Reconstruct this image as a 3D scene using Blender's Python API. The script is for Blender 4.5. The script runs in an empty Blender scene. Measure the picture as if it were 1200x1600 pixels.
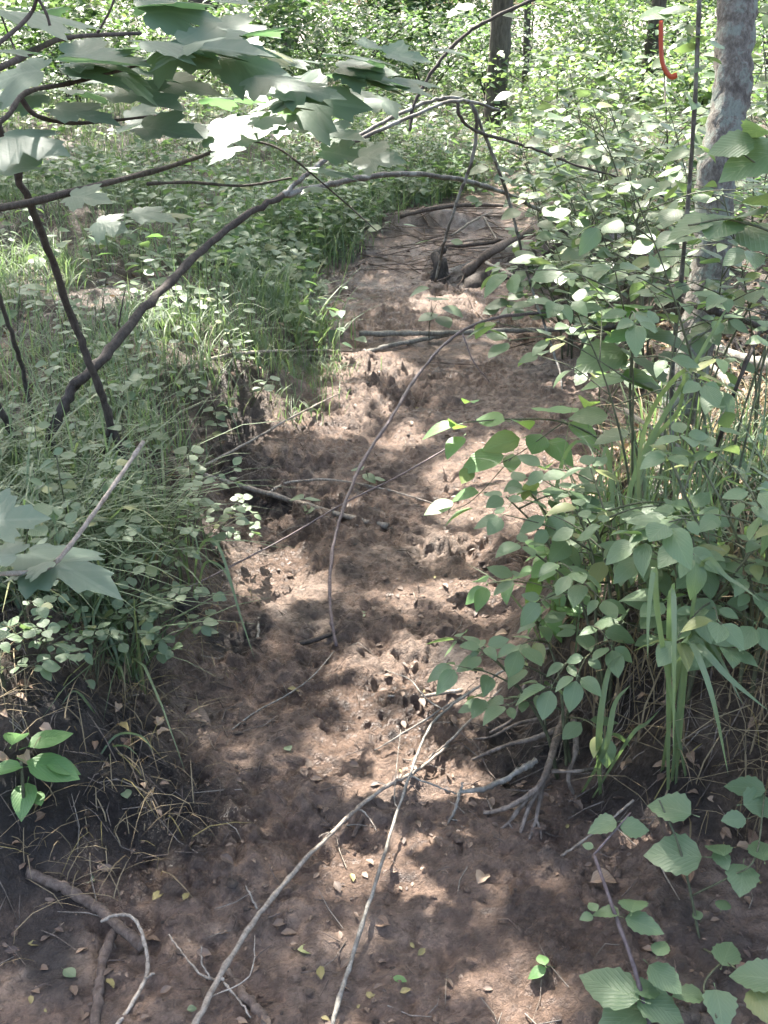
import bpy, math, random
import numpy as np
from mathutils import Vector, Matrix, Quaternion

random.seed(7)
R = np.random.default_rng(11)
rad = math.radians

# ------------------------------------------------------------------ camera, sky, sun, exposure
scene = bpy.context.scene
col = scene.collection
H = 1.55
PITCH = 25.35
F = 1689.0                                     # focal length in photo pixels (1200 x 1600)
cam_data = bpy.data.cameras.new('camera')
cam_data.sensor_fit = 'VERTICAL'; cam_data.sensor_height = 36.0; cam_data.lens = 38.0
cam_data.clip_start = 0.05; cam_data.clip_end = 600
cam = bpy.data.objects.new('camera', cam_data); col.objects.link(cam)
cam.location = (0, 0, H); cam.rotation_euler = (rad(90 - PITCH), 0, 0)
scene.camera = cam

SUN_AZ, SUN_EL = -22.0, 56.0
S = np.array([math.cos(rad(SUN_EL)) * math.sin(rad(SUN_AZ)), math.cos(rad(SUN_EL)) * math.cos(rad(SUN_AZ)), math.sin(rad(SUN_EL))])
world = bpy.data.worlds.new('World'); scene.world = world; world.use_nodes = True
wn = world.node_tree; wn.nodes.clear()
sky = wn.nodes.new('ShaderNodeTexSky'); sky.sky_type = 'NISHITA'; sky.sun_disc = False
sky.sun_elevation = rad(SUN_EL); sky.sun_rotation = rad(SUN_AZ); sky.air_density = 1.0; sky.dust_density = 5.0; sky.ozone_density = 0.3
bg = wn.nodes.new('ShaderNodeBackground'); bg.inputs[1].default_value = 0.15
wo = wn.nodes.new('ShaderNodeOutputWorld')
wn.links.new(sky.outputs[0], bg.inputs[0]); wn.links.new(bg.outputs[0], wo.inputs[0])
sd = bpy.data.lights.new('sun', 'SUN'); sd.energy = 5.0; sd.angle = rad(0.53); sd.color = (1.0, 0.95, 0.87)
sun = bpy.data.objects.new('sun', sd); col.objects.link(sun)
sun.rotation_euler = Vector(S).to_track_quat('Z', 'Y').to_euler(); sun.location = Vector(S) * 30
vs = scene.view_settings
vs.view_transform = 'Standard'; vs.look = 'None'; vs.gamma = 1.0; vs.exposure = 2.5; vs.use_curve_mapping = False
scene.render.engine = 'CYCLES'
cy = scene.cycles
cy.use_denoising = True; cy.max_bounces = 7; cy.diffuse_bounces = 4; cy.glossy_bounces = 2; cy.transmission_bounces = 4
cy.caustics_reflective = False; cy.caustics_refractive = False; cy.sample_clamp_indirect = 6.0
scene.render.filter_size = 1.7

# ------------------------------------------------------------------ noise and terrain
def _hash(ix, iy, seed):
    n = (ix.astype(np.int64) * 374761393 + iy.astype(np.int64) * 668265263 + seed * 144665) & 0xffffffff
    n = ((n ^ (n >> 13)) * 1274126177) & 0xffffffff
    return ((n ^ (n >> 16)) & 0xffff) / 65535.0
def vnoise(x, y, seed=0):
    x = np.asarray(x, float); y = np.asarray(y, float)
    ix = np.floor(x); iy = np.floor(y); fx = x - ix; fy = y - iy
    fx = fx * fx * fx * (fx * (fx * 6 - 15) + 10); fy = fy * fy * fy * (fy * (fy * 6 - 15) + 10)
    a = _hash(ix, iy, seed); b = _hash(ix + 1, iy, seed); c = _hash(ix, iy + 1, seed); d = _hash(ix + 1, iy + 1, seed)
    return (a + (b - a) * fx) * (1 - fy) + (c + (d - c) * fx) * fy - 0.5
def fbm(x, y, scale, octaves=4, seed=0, gain=0.5):
    s = 0; amp = 1.0; f = 1.0 / scale
    for o in range(octaves):
        ca, sa = math.cos(o * 0.9), math.sin(o * 0.9)
        s = s + amp * vnoise((x * ca - y * sa) * f + 17.3 * o, (x * sa + y * ca) * f - 9.1 * o, seed + o * 13); amp *= gain; f *= 2.03
    return s
def worley(x, y, scale, seed=0):
    x = np.asarray(x, float) / scale; y = np.asarray(y, float) / scale
    ix = np.floor(x); iy = np.floor(y); best = np.full(np.broadcast(x, y).shape, 9.0); val = np.zeros_like(best)
    for a in (-1, 0, 1):
        for b in (-1, 0, 1):
            jx = ix + a; jy = iy + b; h = _hash(jx, jy, seed + 7)
            d = (jx + _hash(jx, jy, seed) - x) ** 2 + (jy + _hash(jx, jy, seed + 3) - y) ** 2
            m_ = d < best; best = np.where(m_, d, best); val = np.where(m_, h, val)
    return np.sqrt(best), val
def sstep(a, b, v):
    t = np.clip((v - a) / (b - a), 0, 1); return t * t * (3 - 2 * t)
YK = [0.0, 1.27, 1.55, 1.75, 1.95, 2.2, 2.47, 2.85, 3.27, 3.84, 4.3, 4.9, 5.4, 5.9, 6.4, 7.3, 8.4, 9.3, 10.2, 11.5]
XL = [-1.0, -0.85, -0.62, -0.42, -0.42, -0.46, -0.42, -0.43, -0.50, -0.52, -0.36, -0.25, -0.42, -0.60, -0.55, -0.32, -0.05, 0.35, 0.85, 1.2]
XR = [1.4, 0.95, 0.72, 0.50, 0.36, 0.30, 0.32, 0.42, 0.62, 0.92, 1.02, 1.12, 1.12, 1.05, 1.02, 1.05, 1.10, 1.18, 1.22, 1.22]
BUMPS = [  # x, y, radius x, radius y, height: hummocks beside the stream
    (2.55, 5.9, 0.75, 0.8, 0.55), (0.62, 6.75, 0.22, 0.14, 0.12), (1.15, 6.4, 0.28, 0.3, 0.22), (0.78, 2.02, 0.22, 0.2, 0.10), (0.30, 8.4, .5, .25, .12),
    (-0.72, 1.75, 0.2, 0.18, 0.06), (-0.25, 4.35, .3, .35, .05), (-2.0, 6.8, 1.0, 0.8, 0.18), (1.95, 3.2, 0.6, 0.9, 0.1)]
def edges(y):
    l = np.interp(y, YK, XL) + 0.16 * fbm(y, y * 0 + 3.1, 0.55, 3, 5)
    r = np.interp(y, YK, XR) + 0.16 * fbm(y, y * 0 + 8.7, 0.5, 3, 9)
    return l, r
def bed_mask(x, y):
    l, r = edges(y)
    w = 0.09 + 0.02 * y
    n = 0.10 * fbm(x, y, 0.3, 3, 21)
    m = sstep(-w, w * 0.4, np.minimum(x - l, r - x) + n)
    return m * (1 - sstep(10.2, 11.0, y)) 
def height(x, y, fine=False):
    x = np.asarray(x, float); y = np.asarray(y, float)
    l, r = edges(y)
    dl = l - x; dr = x - r
    wob = 0.09 * fbm(x, y, 0.35, 3, 33)
    near = 1 - sstep(3.0, 9.0, y)
    z = (0.13 + 0.16 * near) * sstep(-0.04, 0.36, dl + wob) + (0.11 + 0.16 * near) * sstep(-0.03, 0.30, dr + wob)
    z = z * (0.35 + 0.65 * sstep(1.1, 2.0, y))
    z = z + 0.045 * np.clip(dl - 0.3, 0, 6) * sstep(0, 1, dl) + 0.04 * np.clip(dr - 0.3, 0, 6)
    z = z + 0.10 * sstep(9.5, 12, y) * np.ones_like(x)
    for bx, by, rx, ry, h in BUMPS:
        z = z + h * np.exp(-(((x - bx) / rx) ** 2 + ((y - by) / ry) ** 2) * 1.2)
    z = z + 0.04 * fbm(x, y, 0.75, 3, 41) + 0.35 * fbm(x, y, 9.0, 2, 43) * sstep(8, 16, np.hypot(x, y))
    if fine:
        b = bed_mask(x, y)
        k = 1 - 0.45 * sstep(4.5, 9, y)
        churn = 0.38 + 1.25 * np.clip(fbm(x, y, 0.40, 3, 61) + 0.34, 0, 1)
        wx_ = x + 0.034 * fbm(x, y, 0.045, 3, 62); wy_ = y + 0.034 * fbm(x, y, 0.045, 3, 63)
        f1, h1 = worley(wx_, wy_ * 1.1, 0.050, 5); f2, h2 = worley(wx_, wy_, 0.024, 6)
        lump = sstep(0, .75, 1 - 1.15 * f1) * h1 ** 2; lump2 = sstep(0, .7, 1 - 1.1 * f2) * h2
        rid = 0.5 - np.abs(fbm(x, y, 0.05, 3, 54, .6))
        plate = sstep(-.05, .05, fbm(wx_, wy_, 0.20, 4, 58, .6)) + .6 * sstep(-.04, .04, fbm(wx_, wy_, 0.09, 4, 59, .6))
        z = z + k * churn * (0.030 * fbm(x, y, 0.13, 3, 51, .5) + 0.013 * lump + 0.007 * lump2 + 0.013 * plate + 0.016 * (rid - .38) + 0.012 * fbm(x, y, 0.022, 3, 53, .6)) + (1 - b) * 0.024 * fbm(x, y, 0.05, 4, 57, .6)
        hole = fbm(x, y, 0.16, 2, 71)
        z = z - b * k * 0.028 * sstep(0.18, 0.5, hole + .25 * fbm(x, y, .04, 2, 73)) * (0.4 + 0.6 * churn)
    return z
CP, SP = math.cos(rad(PITCH)), math.sin(rad(PITCH))
def ray(px, py):
    u = (px - 600) / F; v = (800 - py) / F
    return np.array([u, CP + v * SP, -SP + v * CP])
def P(px, py, Y):                                # point of a pixel's ray at forward distance Y
    d = ray(px, py); t = Y / d[1]
    return np.array([d[0] * t, Y, H + d[2] * t])
_T = np.geomspace(0.8, 90, 1500)
def G(px, py, h=0.0):                            # point of a pixel's ray h above the ground
    d = ray(px, py)
    pts = d[None, :] * _T[:, None] + np.array([0, 0, H])
    below = pts[:, 2] < height(pts[:, 0], pts[:, 1]) + h
    i = int(np.argmax(below)) if below.any() else len(_T) - 1
    if i > 0:
        a, b = pts[i - 1], pts[i]
        ga = a[2] - float(height(a[0], a[1])) - h; gb = b[2] - float(height(b[0], b[1])) - h
        k = ga / (ga - gb) if ga != gb else 1
        return a + (b - a) * min(max(k, 0), 1)
    return pts[0]
def depth(p): return p[1] * CP - (p[2] - H) * SP
def gz(x, y): return float(height(x, y, True))

# ------------------------------------------------------------------ materials
def mat(name):
    m = bpy.data.materials.new(name); m.use_nodes = True; n = m.node_tree
    for x in list(n.nodes): n.nodes.remove(x)
    out = n.nodes.new('ShaderNodeOutputMaterial')
    return m, n, out
def nd(n, typ, ins=None, **kw):
    x = n.nodes.new(typ)
    for k, v in kw.items(): setattr(x, k, v)
    for k, v in (ins or {}).items():
        if isinstance(v, bpy.types.NodeSocket): n.links.new(v, x.inputs[k])
        else: x.inputs[k].default_value = v
    return x
def rgba(c): return (c[0], c[1], c[2], 1)
def mix(n, fac, a, b, blend='MIX'):
    x = n.nodes.new('ShaderNodeMix'); x.data_type = 'RGBA'; x.blend_type = blend
    for i, v in ((0, fac), (6, a), (7, b)):
        if isinstance(v, bpy.types.NodeSocket): n.links.new(v, x.inputs[i])
        elif i == 0: x.inputs[0].default_value = v
        else: x.inputs[i].default_value = rgba(v)
    return x.outputs[2]
def math_(n, op, a, b=None):
    x = n.nodes.new('ShaderNodeMath'); x.operation = op
    for i, v in enumerate((a, b)):
        if v is None: continue
        if isinstance(v, bpy.types.NodeSocket): n.links.new(v, x.inputs[i])
        else: x.inputs[i].default_value = v
    return x.outputs[0]
def ramp(n, fac, stops):
    x = n.nodes.new('ShaderNodeValToRGB'); n.links.new(fac, x.inputs[0])
    el = x.color_ramp.elements
    while len(el) < len(stops): el.new(0.5)
    for e, (p, c) in zip(el, stops): e.position = p; e.color = rgba(c) if len(c) == 3 else c
    return x.outputs[0]
def leaf_material(name, c1, c2, trans, rough=0.38, tw=0.38, spec=0.5, vb=0.45):
    m, n, out = mat(name)
    oi = nd(n, 'ShaderNodeObjectInfo'); at = nd(n, 'ShaderNodeAttribute', attribute_name='rnd')
    r = math_(n, 'FRACT', math_(n, 'ADD', oi.outputs['Random'], at.outputs['Fac']))
    uv = nd(n, 'ShaderNodeUVMap', uv_map='UVMap'); sx = nd(n, 'ShaderNodeSeparateXYZ', {0: uv.outputs[0]})
    au = math_(n, 'ABSOLUTE', sx.outputs[0])
    rib = math_(n, 'LESS_THAN', au, 0.03)
    vein = math_(n, 'SINE', math_(n, 'MULTIPLY', math_(n, 'SUBTRACT', sx.outputs[1], math_(n, 'MULTIPLY', au, 0.7)), 44.0))
    vein = math_(n, 'POWER', math_(n, 'MULTIPLY', math_(n, 'ADD', vein, 1.0), 0.5), 6.0)
    tc = nd(n, 'ShaderNodeTexCoord')
    no = nd(n, 'ShaderNodeTexNoise', {'Vector': tc.outputs['Object'], 'Scale': 6.0, 'Detail': 3.0})
    c = mix(n, r, c1, c2)
    old = math_(n, 'GREATER_THAN', math_(n, 'FRACT', math_(n, 'MULTIPLY', r, 17.31)), 0.94)
    c = mix(n, math_(n, 'MULTIPLY', old, 0.55), c, (0.30, 0.27, 0.07))
    c = mix(n, math_(n, 'MULTIPLY', no.outputs['Fac'], 0.35), c, (c1[0] * .6, c1[1] * .62, c1[2] * .55))
    c = mix(n, math_(n, 'MULTIPLY', math_(n, 'MAXIMUM', rib, math_(n, 'MULTIPLY', vein, vb)), 0.35), c, (c2[0] * 1.7, c2[1] * 1.5, c2[2] * 1.5))
    bump = nd(n, 'ShaderNodeBump', {'Height': math_(n, 'ADD', math_(n, 'MULTIPLY', vein, vb), math_(n, 'MULTIPLY', no.outputs['Fac'], 1.2)), 'Strength': 0.30, 'Distance': 0.004})
    b = nd(n, 'ShaderNodeBsdfPrincipled', {'Base Color': c, 'Roughness': rough, 'Specular IOR Level': spec, 'Normal': bump.outputs[0]})
    t = nd(n, 'ShaderNodeBsdfTranslucent', {'Color': mix(n, r, trans, (trans[0] * .8, trans[1] * 1.0, trans[2] * .8))})
    ms = nd(n, 'ShaderNodeMixShader', {0: tw, 1: b.outputs[0], 2: t.outputs[0]})
    n.links.new(ms.outputs[0], out.inputs[0])
    return m
M_leaf = leaf_material('leaf_green', (0.112, 0.178, 0.088), (0.148, 0.212, 0.108), (0.23, 0.32, 0.10), rough=.45, spec=.6)
M_round = leaf_material('leaf_small_round', (0.12, 0.178, 0.098), (0.155, 0.212, 0.12), (0.20, 0.28, 0.10), rough=.42, spec=.65)
M_bright = leaf_material('leaf_young', (0.11, 0.22, 0.075), (0.14, 0.26, 0.09), (0.28, 0.42, 0.09), rough=0.45)
M_maple = leaf_material('leaf_maple', (0.105, 0.16, 0.115), (0.14, 0.195, 0.145), (0.20, 0.31, 0.14), rough=0.5, tw=0.42, spec=0.8, vb=0.15)
M_far = leaf_material('leaf_far', (0.065, 0.125, 0.062), (0.125, 0.19, 0.095), (0.20, 0.30, 0.10), rough=0.45, tw=0.38)
M_canopy = leaf_material('leaf_canopy', (0.06, 0.12, 0.04), (0.08, 0.14, 0.05), (0.14, 0.24, 0.05), tw=0.25)
M_grass = leaf_material('grass_green', (0.11, 0.17, 0.09), (0.18, 0.22, 0.12), (0.22, 0.30, 0.11), rough=0.45, spec=.6)
M_dry = leaf_material('grass_dry', (0.20, 0.155, 0.095), (0.30, 0.24, 0.15), (0.25, 0.18, 0.09), rough=0.7, tw=0.2, spec=0.2)
M_dead = leaf_material('leaf_dead', (0.14, 0.085, 0.055), (0.40, 0.30, 0.21), (0.25, 0.15, 0.08), rough=0.65, tw=0.15, spec=0.3)

M_debris = leaf_material('leaf_rotten', (0.045, 0.03, 0.024), (0.20, 0.14, 0.10), (0.1, 0.06, 0.03), rough=0.5, tw=0.05, spec=0.4)

def bark_material(name, c1, c2, c3=None, scale=30, bump=0.5, stretch=0.25, rough=0.8):
    m, n, out = mat(name)
    tc = nd(n, 'ShaderNodeTexCoord'); oi = nd(n, 'ShaderNodeObjectInfo')
    mp = nd(n, 'ShaderNodeMapping', {0: tc.outputs['Object'], 3: (1, 1, stretch)})
    a = nd(n, 'ShaderNodeTexNoise', {'Vector': mp.outputs[0], 'Scale': scale * 2.2, 'Detail': 8.0, 'Roughness': 0.72})
    b_ = nd(n, 'ShaderNodeTexNoise', {'Vector': tc.outputs['Object'], 'Scale': scale * 0.35, 'Detail': 6.0, 'Roughness': 0.65})
    c = ramp(n, a.outputs['Fac'], [(0.36, c1), (0.62, c2)])
    dkb = nd(n, 'ShaderNodeRGBToBW', {0: ramp(n, b_.outputs['Fac'], [(0.34, (1, 1, 1)), (0.50, (0, 0, 0))])}).outputs[0]
    c = mix(n, math_(n, 'MULTIPLY', dkb, 0.7), c, (c1[0] * .55, c1[1] * .52, c1[2] * .5))
    if c3:
        k = ramp(n, b_.outputs['Fac'], [(0.50, (0, 0, 0)), (0.55, (1, 1, 1))])
        c = mix(n, math_(n, 'MULTIPLY', nd(n, 'ShaderNodeRGBToBW', {0: k}).outputs[0], 0.75), c, mix(n, a.outputs['Fac'], (c3[0] * .45, c3[1] * .45, c3[2] * .45), (c3[0] * 1.5, c3[1] * 1.5, c3[2] * 1.5)))
    c = mix(n, math_(n, 'MULTIPLY', oi.outputs['Random'], 0.35), c, (c1[0] * .7, c1[1] * .7, c1[2] * .7))
    bp = nd(n, 'ShaderNodeBump', {'Height': a.outputs['Fac'], 'Strength': bump, 'Distance': 0.015})
    p = nd(n, 'ShaderNodeBsdfPrincipled', {'Base Color': c, 'Roughness': rough, 'Specular IOR Level': 0.35, 'Normal': bp.outputs[0]})
    n.links.new(p.outputs[0], out.inputs[0])
    return m
M_bark_dark = bark_material('bark_dark', (0.035, 0.027, 0.022), (0.095, 0.078, 0.065), scale=45)
M_bark_arch = bark_material('bark_grey_brown', (0.055, 0.045, 0.035), (0.15, 0.135, 0.115), (0.26, 0.26, 0.23), scale=40, rough=0.55)
M_lichen = bark_material('bark_lichen', (0.11, 0.095, 0.078), (0.29, 0.265, 0.225), (0.25, 0.29, 0.245), scale=55, bump=1.0, stretch=.4)
M_pale = bark_material('dead_wood_pale', (0.18, 0.145, 0.11), (0.46, 0.40, 0.33), scale=50, rough=0.75)
M_grey = bark_material('dead_wood_grey', (0.15, 0.135, 0.11), (0.36, 0.335, 0.29), scale=50, rough=0.75)
M_brown = bark_material('dead_wood_brown', (0.075, 0.052, 0.040), (0.19, 0.145, 0.115), scale=40)
M_root = bark_material('root_bark', (0.09, 0.07, 0.055), (0.27, 0.22, 0.18), scale=40)
M_cane = bark_material('cane_purple_brown', (0.085, 0.06, 0.06), (0.20, 0.16, 0.155), scale=60, rough=0.5)
M_stem = bark_material('green_brown_stem', (0.06, 0.065, 0.035), (0.14, 0.15, 0.08), scale=60, rough=0.5)
M_farbark = bark_material('bark_far', (0.045, 0.038, 0.032), (0.13, 0.115, 0.095), scale=14, bump=0.8)

m, n, out = mat('orange_tape')
tc = nd(n, 'ShaderNodeTexCoord'); no = nd(n, 'ShaderNodeTexNoise', {'Vector': tc.outputs['Object'], 'Scale': 20.0})
cc = mix(n, no.outputs['Fac'], (0.40, 0.065, 0.022), (0.50, 0.10, 0.04))
p = nd(n, 'ShaderNodeBsdfPrincipled', {'Base Color': cc, 'Roughness': 0.4})
t = nd(n, 'ShaderNodeBsdfTranslucent', {'Color': (0.45, 0.08, 0.03, 1)})
ms = nd(n, 'ShaderNodeMixShader', {0: 0.25, 1: p.outputs[0], 2: t.outputs[0]}); n.links.new(ms.outputs[0], out.inputs[0])
M_tape = m

def soil_material(name, bed):
    m, n, out = mat(name)
    g = nd(n, 'ShaderNodeNewGeometry'); pos = g.outputs['Position']
    n1 = nd(n, 'ShaderNodeTexNoise', {'Vector': pos, 'Scale': 2.6, 'Detail': 5.0, 'Roughness': 0.6})
    n2 = nd(n, 'ShaderNodeTexNoise', {'Vector': pos, 'Scale': 28.0, 'Detail': 6.0, 'Roughness': 0.65})
    n3 = nd(n, 'ShaderNodeTexNoise', {'Vector': pos, 'Scale': 160.0, 'Detail': 4.0, 'Roughness': 0.7})
    vo = nd(n, 'ShaderNodeTexVoronoi', {'Vector': pos, 'Scale': 55.0}); 
    at = nd(n, 'ShaderNodeAttribute', attribute_name='dark')
    ab = nd(n, 'ShaderNodeAttribute', attribute_name='bed')
    mud = ramp(n, n1.outputs['Fac'], [(0.30, (0.185, 0.130, 0.100)), (0.5, (0.275, 0.188, 0.138)), (0.68, (0.280, 0.218, 0.174))])
    mud = mix(n, math_(n, 'MULTIPLY', nd(n, 'ShaderNodeRGBToBW', {0: ramp(n, n2.outputs['Fac'], [(0.40, (1, 1, 1)), (0.56, (0, 0, 0))])}).outputs[0], 0.7), mud, (0.105, 0.072, 0.055))  # noise specks darken the mud, standing in for small crevice shadows
    speck = nd(n, 'ShaderNodeRGBToBW', {0: ramp(n, n3.outputs['Fac'], [(0.58, (0, 0, 0)), (0.68, (1, 1, 1))])}).outputs[0]
    mud = mix(n, math_(n, 'MULTIPLY', speck, 0.35), mud, (0.34, 0.25, 0.20))
    hum = ramp(n, n2.outputs['Fac'], [(0.35, (0.040, 0.031, 0.024)), (0.54, (0.085, 0.064, 0.048)), (0.70, (0.18, 0.135, 0.10))])
    hum = mix(n, math_(n, 'MULTIPLY', nd(n, 'ShaderNodeRGBToBW', {0: vo.outputs['Color']}).outputs[0], 0.45), hum, (0.17, 0.12, 0.08))
    c = mix(n, ab.outputs['Fac'], hum, mud)
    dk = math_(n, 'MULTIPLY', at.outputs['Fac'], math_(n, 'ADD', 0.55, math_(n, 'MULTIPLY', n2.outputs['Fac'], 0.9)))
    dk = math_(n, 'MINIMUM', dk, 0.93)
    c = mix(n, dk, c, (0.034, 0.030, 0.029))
    n4 = nd(n, 'ShaderNodeTexNoise', {'Vector': pos, 'Scale': 75.0, 'Detail': 8.0, 'Roughness': 0.72, 'Distortion': 0.8})
    cr = nd(n, 'ShaderNodeRGBToBW', {0: ramp(n, n4.outputs['Fac'], [(0.36, (1, 1, 1)), (0.50, (0, 0, 0))])}).outputs[0]
    c = mix(n, math_(n, 'MULTIPLY', cr, 0.5), c, (0.05, 0.037, 0.030))  # lows of the bump noise tinted dark: crevice shade in the colour
    hgt = math_(n, 'ADD', math_(n, 'MULTIPLY', n4.outputs['Fac'], 1.0), math_(n, 'MULTIPLY', n3.outputs['Fac'], 0.3))
    bp = nd(n, 'ShaderNodeBump', {'Height': hgt, 'Strength': 1.0, 'Distance': 0.03})
    ro = ramp(n, n1.outputs['Fac'], [(0.38, (0.27, 0.27, 0.27)), (0.58, (0.6, 0.6, 0.6))])
    b = nd(n, 'ShaderNodeBsdfPrincipled', {'Base Color': c, 'Roughness': ro, 'Specular IOR Level': 0.4, 'Normal': bp.outputs[0]})
    n.links.new(b.outputs[0], out.inputs[0])
    return m
M_soil = soil_material('soil', True)

# ------------------------------------------------------------------ mesh helpers
def mesh_arrays(name, v, quads=None, tris=None, uv=None, mats=(), smooth=True, attrs=None, rnd=None):
    me = bpy.data.meshes.new(name)
    v = np.asarray(v, np.float32)
    loops = []; starts = []; k = 0
    parts = []
    if quads is not None and len(quads): parts.append(np.asarray(quads, np.int32))
    if tris is not None and len(tris): parts.append(np.asarray(tris, np.int32))
    li = np.concatenate([p.ravel() for p in parts])
    ls = []
    for p in parts:
        ls.append(k + np.arange(len(p)) * p.shape[1]); k += p.size
    ls = np.concatenate(ls).astype(np.int32)
    me.vertices.add(len(v)); me.vertices.foreach_set('co', v.ravel())
    me.loops.add(len(li)); me.loops.foreach_set('vertex_index', li.astype(np.int32))
    me.polygons.add(len(ls)); me.polygons.foreach_set('loop_start', ls)
    if smooth: me.polygons.foreach_set('use_smooth', np.ones(len(ls), bool))
    if uv is not None:
        l = me.uv_layers.new(name='UVMap'); l.data.foreach_set('uv', np.asarray(uv, np.float32)[li].ravel())
    for an, arr in (attrs or {}).items():
        a = me.attributes.new(an, 'FLOAT', 'POINT'); a.data.foreach_set('value', np.asarray(arr, np.float32))
    for mm in mats: me.materials.append(mm)
    me.update(calc_edges=True)
    return me
def tag(o, label=None, cat=None, group=None, kind=None):
    if label: o['label'] = label
    if cat: o['category'] = cat
    if group: o['group'] = group
    if kind: o['kind'] = kind
    return o
def add(name, me, parent=None, loc=(0, 0, 0)):
    o = bpy.data.objects.new(name, me); col.objects.link(o); o.location = loc
    if parent is not None: o.parent = parent
    return o
def empty(name, loc, label, cat, group=None):
    o = bpy.data.objects.new(name, None); col.objects.link(o); o.location = Vector(loc); o.empty_display_size = 0.05
    return tag(o, label, cat, group)
def catmull(pts, per=6):
    p = [np.asarray(a, float) for a in pts]
    if len(p) == 2: p = [p[0], (p[0] + p[1]) / 2, p[1]]
    q = [2 * p[0] - p[1]] + p + [2 * p[-1] - p[-2]]
    o = []
    for i in range(1, len(q) - 2):
        for k in range(per):
            t = k / per
            o.append(0.5 * ((2 * q[i]) + (-q[i - 1] + q[i + 1]) * t + (2 * q[i - 1] - 5 * q[i] + 4 * q[i + 1] - q[i + 2]) * t * t + (-q[i - 1] + 3 * q[i] - 3 * q[i + 1] + q[i + 2]) * t ** 3))
    o.append(p[-1]); return np.array(o)
def tube(pts, r0, r1, sides=7, per=6, knot=0.10, bend=0.0, cap=True, power=1.0):
    c = catmull(pts, per); n = len(c)
    seg = np.linalg.norm(np.diff(c, axis=0), axis=1); L = np.concatenate([[0], np.cumsum(seg)]); u = L / max(L[-1], 1e-6)
    if bend: c[1:-1] += R.normal(0, bend, (n - 2, 3))
    r = r0 + (r1 - r0) * u ** power
    r = r * (1 + knot * R.normal(0, 1, n).clip(-1.5, 1.5))
    tg = np.gradient(c, axis=0); tg /= np.linalg.norm(tg, axis=1)[:, None] + 1e-9
    a = np.array([0, 0, 1.0]) if abs(tg[0][2]) < 0.9 else np.array([1.0, 0, 0])
    vs_ = []
    for i in range(n):
        a = a - tg[i] * a.dot(tg[i]); a /= np.linalg.norm(a) + 1e-9
        b = np.cross(tg[i], a)
        an = np.arange(sides) * 2 * math.pi / sides
        rr = r[i] * (1 + 0.07 * R.normal(0, 1, sides).clip(-1.5, 1.5))
        vs_.append(c[i] + (np.cos(an) * rr)[:, None] * a + (np.sin(an) * rr)[:, None] * b)
    v = np.concatenate(vs_)
    i = np.arange(n - 1)[:, None] * sides; j = np.arange(sides)[None, :]; j2 = (j + 1) % sides
    q = np.stack([i + j, i + j2, i + sides + j2, i + sides + j], -1).reshape(-1, 4)
    t = []
    if cap:
        v = np.concatenate([v, c[:1], c[-1:]]); k0 = len(v) - 2; k1 = len(v) - 1; e = (n - 1) * sides
        for s in range(sides):
            t.append((k0, (s + 1) % sides, s)); t.append((k1, e + s, e + (s + 1) % sides))
    return v, q, np.array(t, int).reshape(-1, 3)
def join(parts):
    V = []; Q = []; T = []; k = 0
    for v, q, t in parts:
        V.append(v); Q.append(q + k); T.append(t + k); k += len(v)
    return np.concatenate(V), np.concatenate(Q), np.concatenate(T)
def put_tube(name, geo, mt, parent=None, base=None):
    v, q, t = geo
    b = np.zeros(3) if base is None else np.asarray(base, float)
    me = mesh_arrays(name, v - b, q, t, mats=(mt,))
    return add(name, me, parent, (0, 0, 0) if parent is not None else tuple(b))

# leaf templates: base at the origin, blade along +Y, top face +Z
def ovate(width=0.36, segs=6, teeth=0.0, peak=0.42, fold=0.16, droop=0.22, stalk=0.16, wave=0.0):
    v = []; uv = []; q = []; t = []
    ts = np.linspace(0, 1, segs + 1)
    pw = math.log(0.5) / math.log(peak)
    for i, s in enumerate(ts):
        w = width * math.sin(math.pi * s ** pw) ** 0.85 if 0 < s < 1 else 0.004
        if teeth and 0 < i < segs: w *= 1 + teeth * (1 if i % 2 else -1)
        y = stalk + (1 - stalk) * s; z = -droop * s * s
        tw = wave * math.sin(i * 2.1)
        v += [(-w, y, z + fold * w + tw), (0, y, z), (w, y, z + fold * w - tw)]
        uv += [(-w / width, s), (0, s), (w / width, s)]
    for i in range(segs):
        a = 3 * i
        q += [(a, a + 1, a + 4, a + 3), (a + 1, a + 2, a + 5, a + 4)]
    k = len(v); v += [(-0.012, 0, 0.02), (0.012, 0, 0.02), (0, stalk + 0.02, 0.004)]; uv += [(0, 0)] * 3; t.append((k, k + 1, k + 2))
    return np.array(v), np.array(q), np.array(t), np.array(uv)
def maple(fold=0.10, droop=0.18, stalk=0.0):
    half = [(0.10, -0.08), (0.26, -0.10), (0.40, -0.04), (0.36, 0.06), (0.50, 0.10), (0.52, 0.20), (0.66, 0.30), (0.74, 0.44), (0.56, 0.44), (0.52, 0.54), (0.38, 0.50), (0.27, 0.47), (0.31, 0.60), (0.34, 0.74), (0.22, 0.76), (0.14, 0.86)]
    out = [(0, 0)] + half + [(0, 1.04)] + [(-x * .96, y * 1.02) for x, y in reversed(half)]
    v = []; uv = []
    for x, y in [(0, 0.26)] + out:
        d = math.hypot(x, y - 0.26)
        v.append((x * 0.78, y * 0.9 + 0.1, fold * abs(x) - droop * d * d)); uv.append((x, y))
    m_ = len(out); t = [(0, 1 + i, 1 + (i + 1) % m_) for i in range(m_)]
    t = [(a, c, b) for a, b, c in t]
    return np.array(v), None, np.array(t), np.array(uv)
def curled():
    v, q, t, uv = ovate(0.30, 6, 0.05, 0.45, 0.6, 0.5, 0.05, 0.04)
    v = v.copy(); v[:, 2] += 0.35 * v[:, 0] ** 2 + 0.25 * v[:, 1]
    return v, q, t, uv
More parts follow.
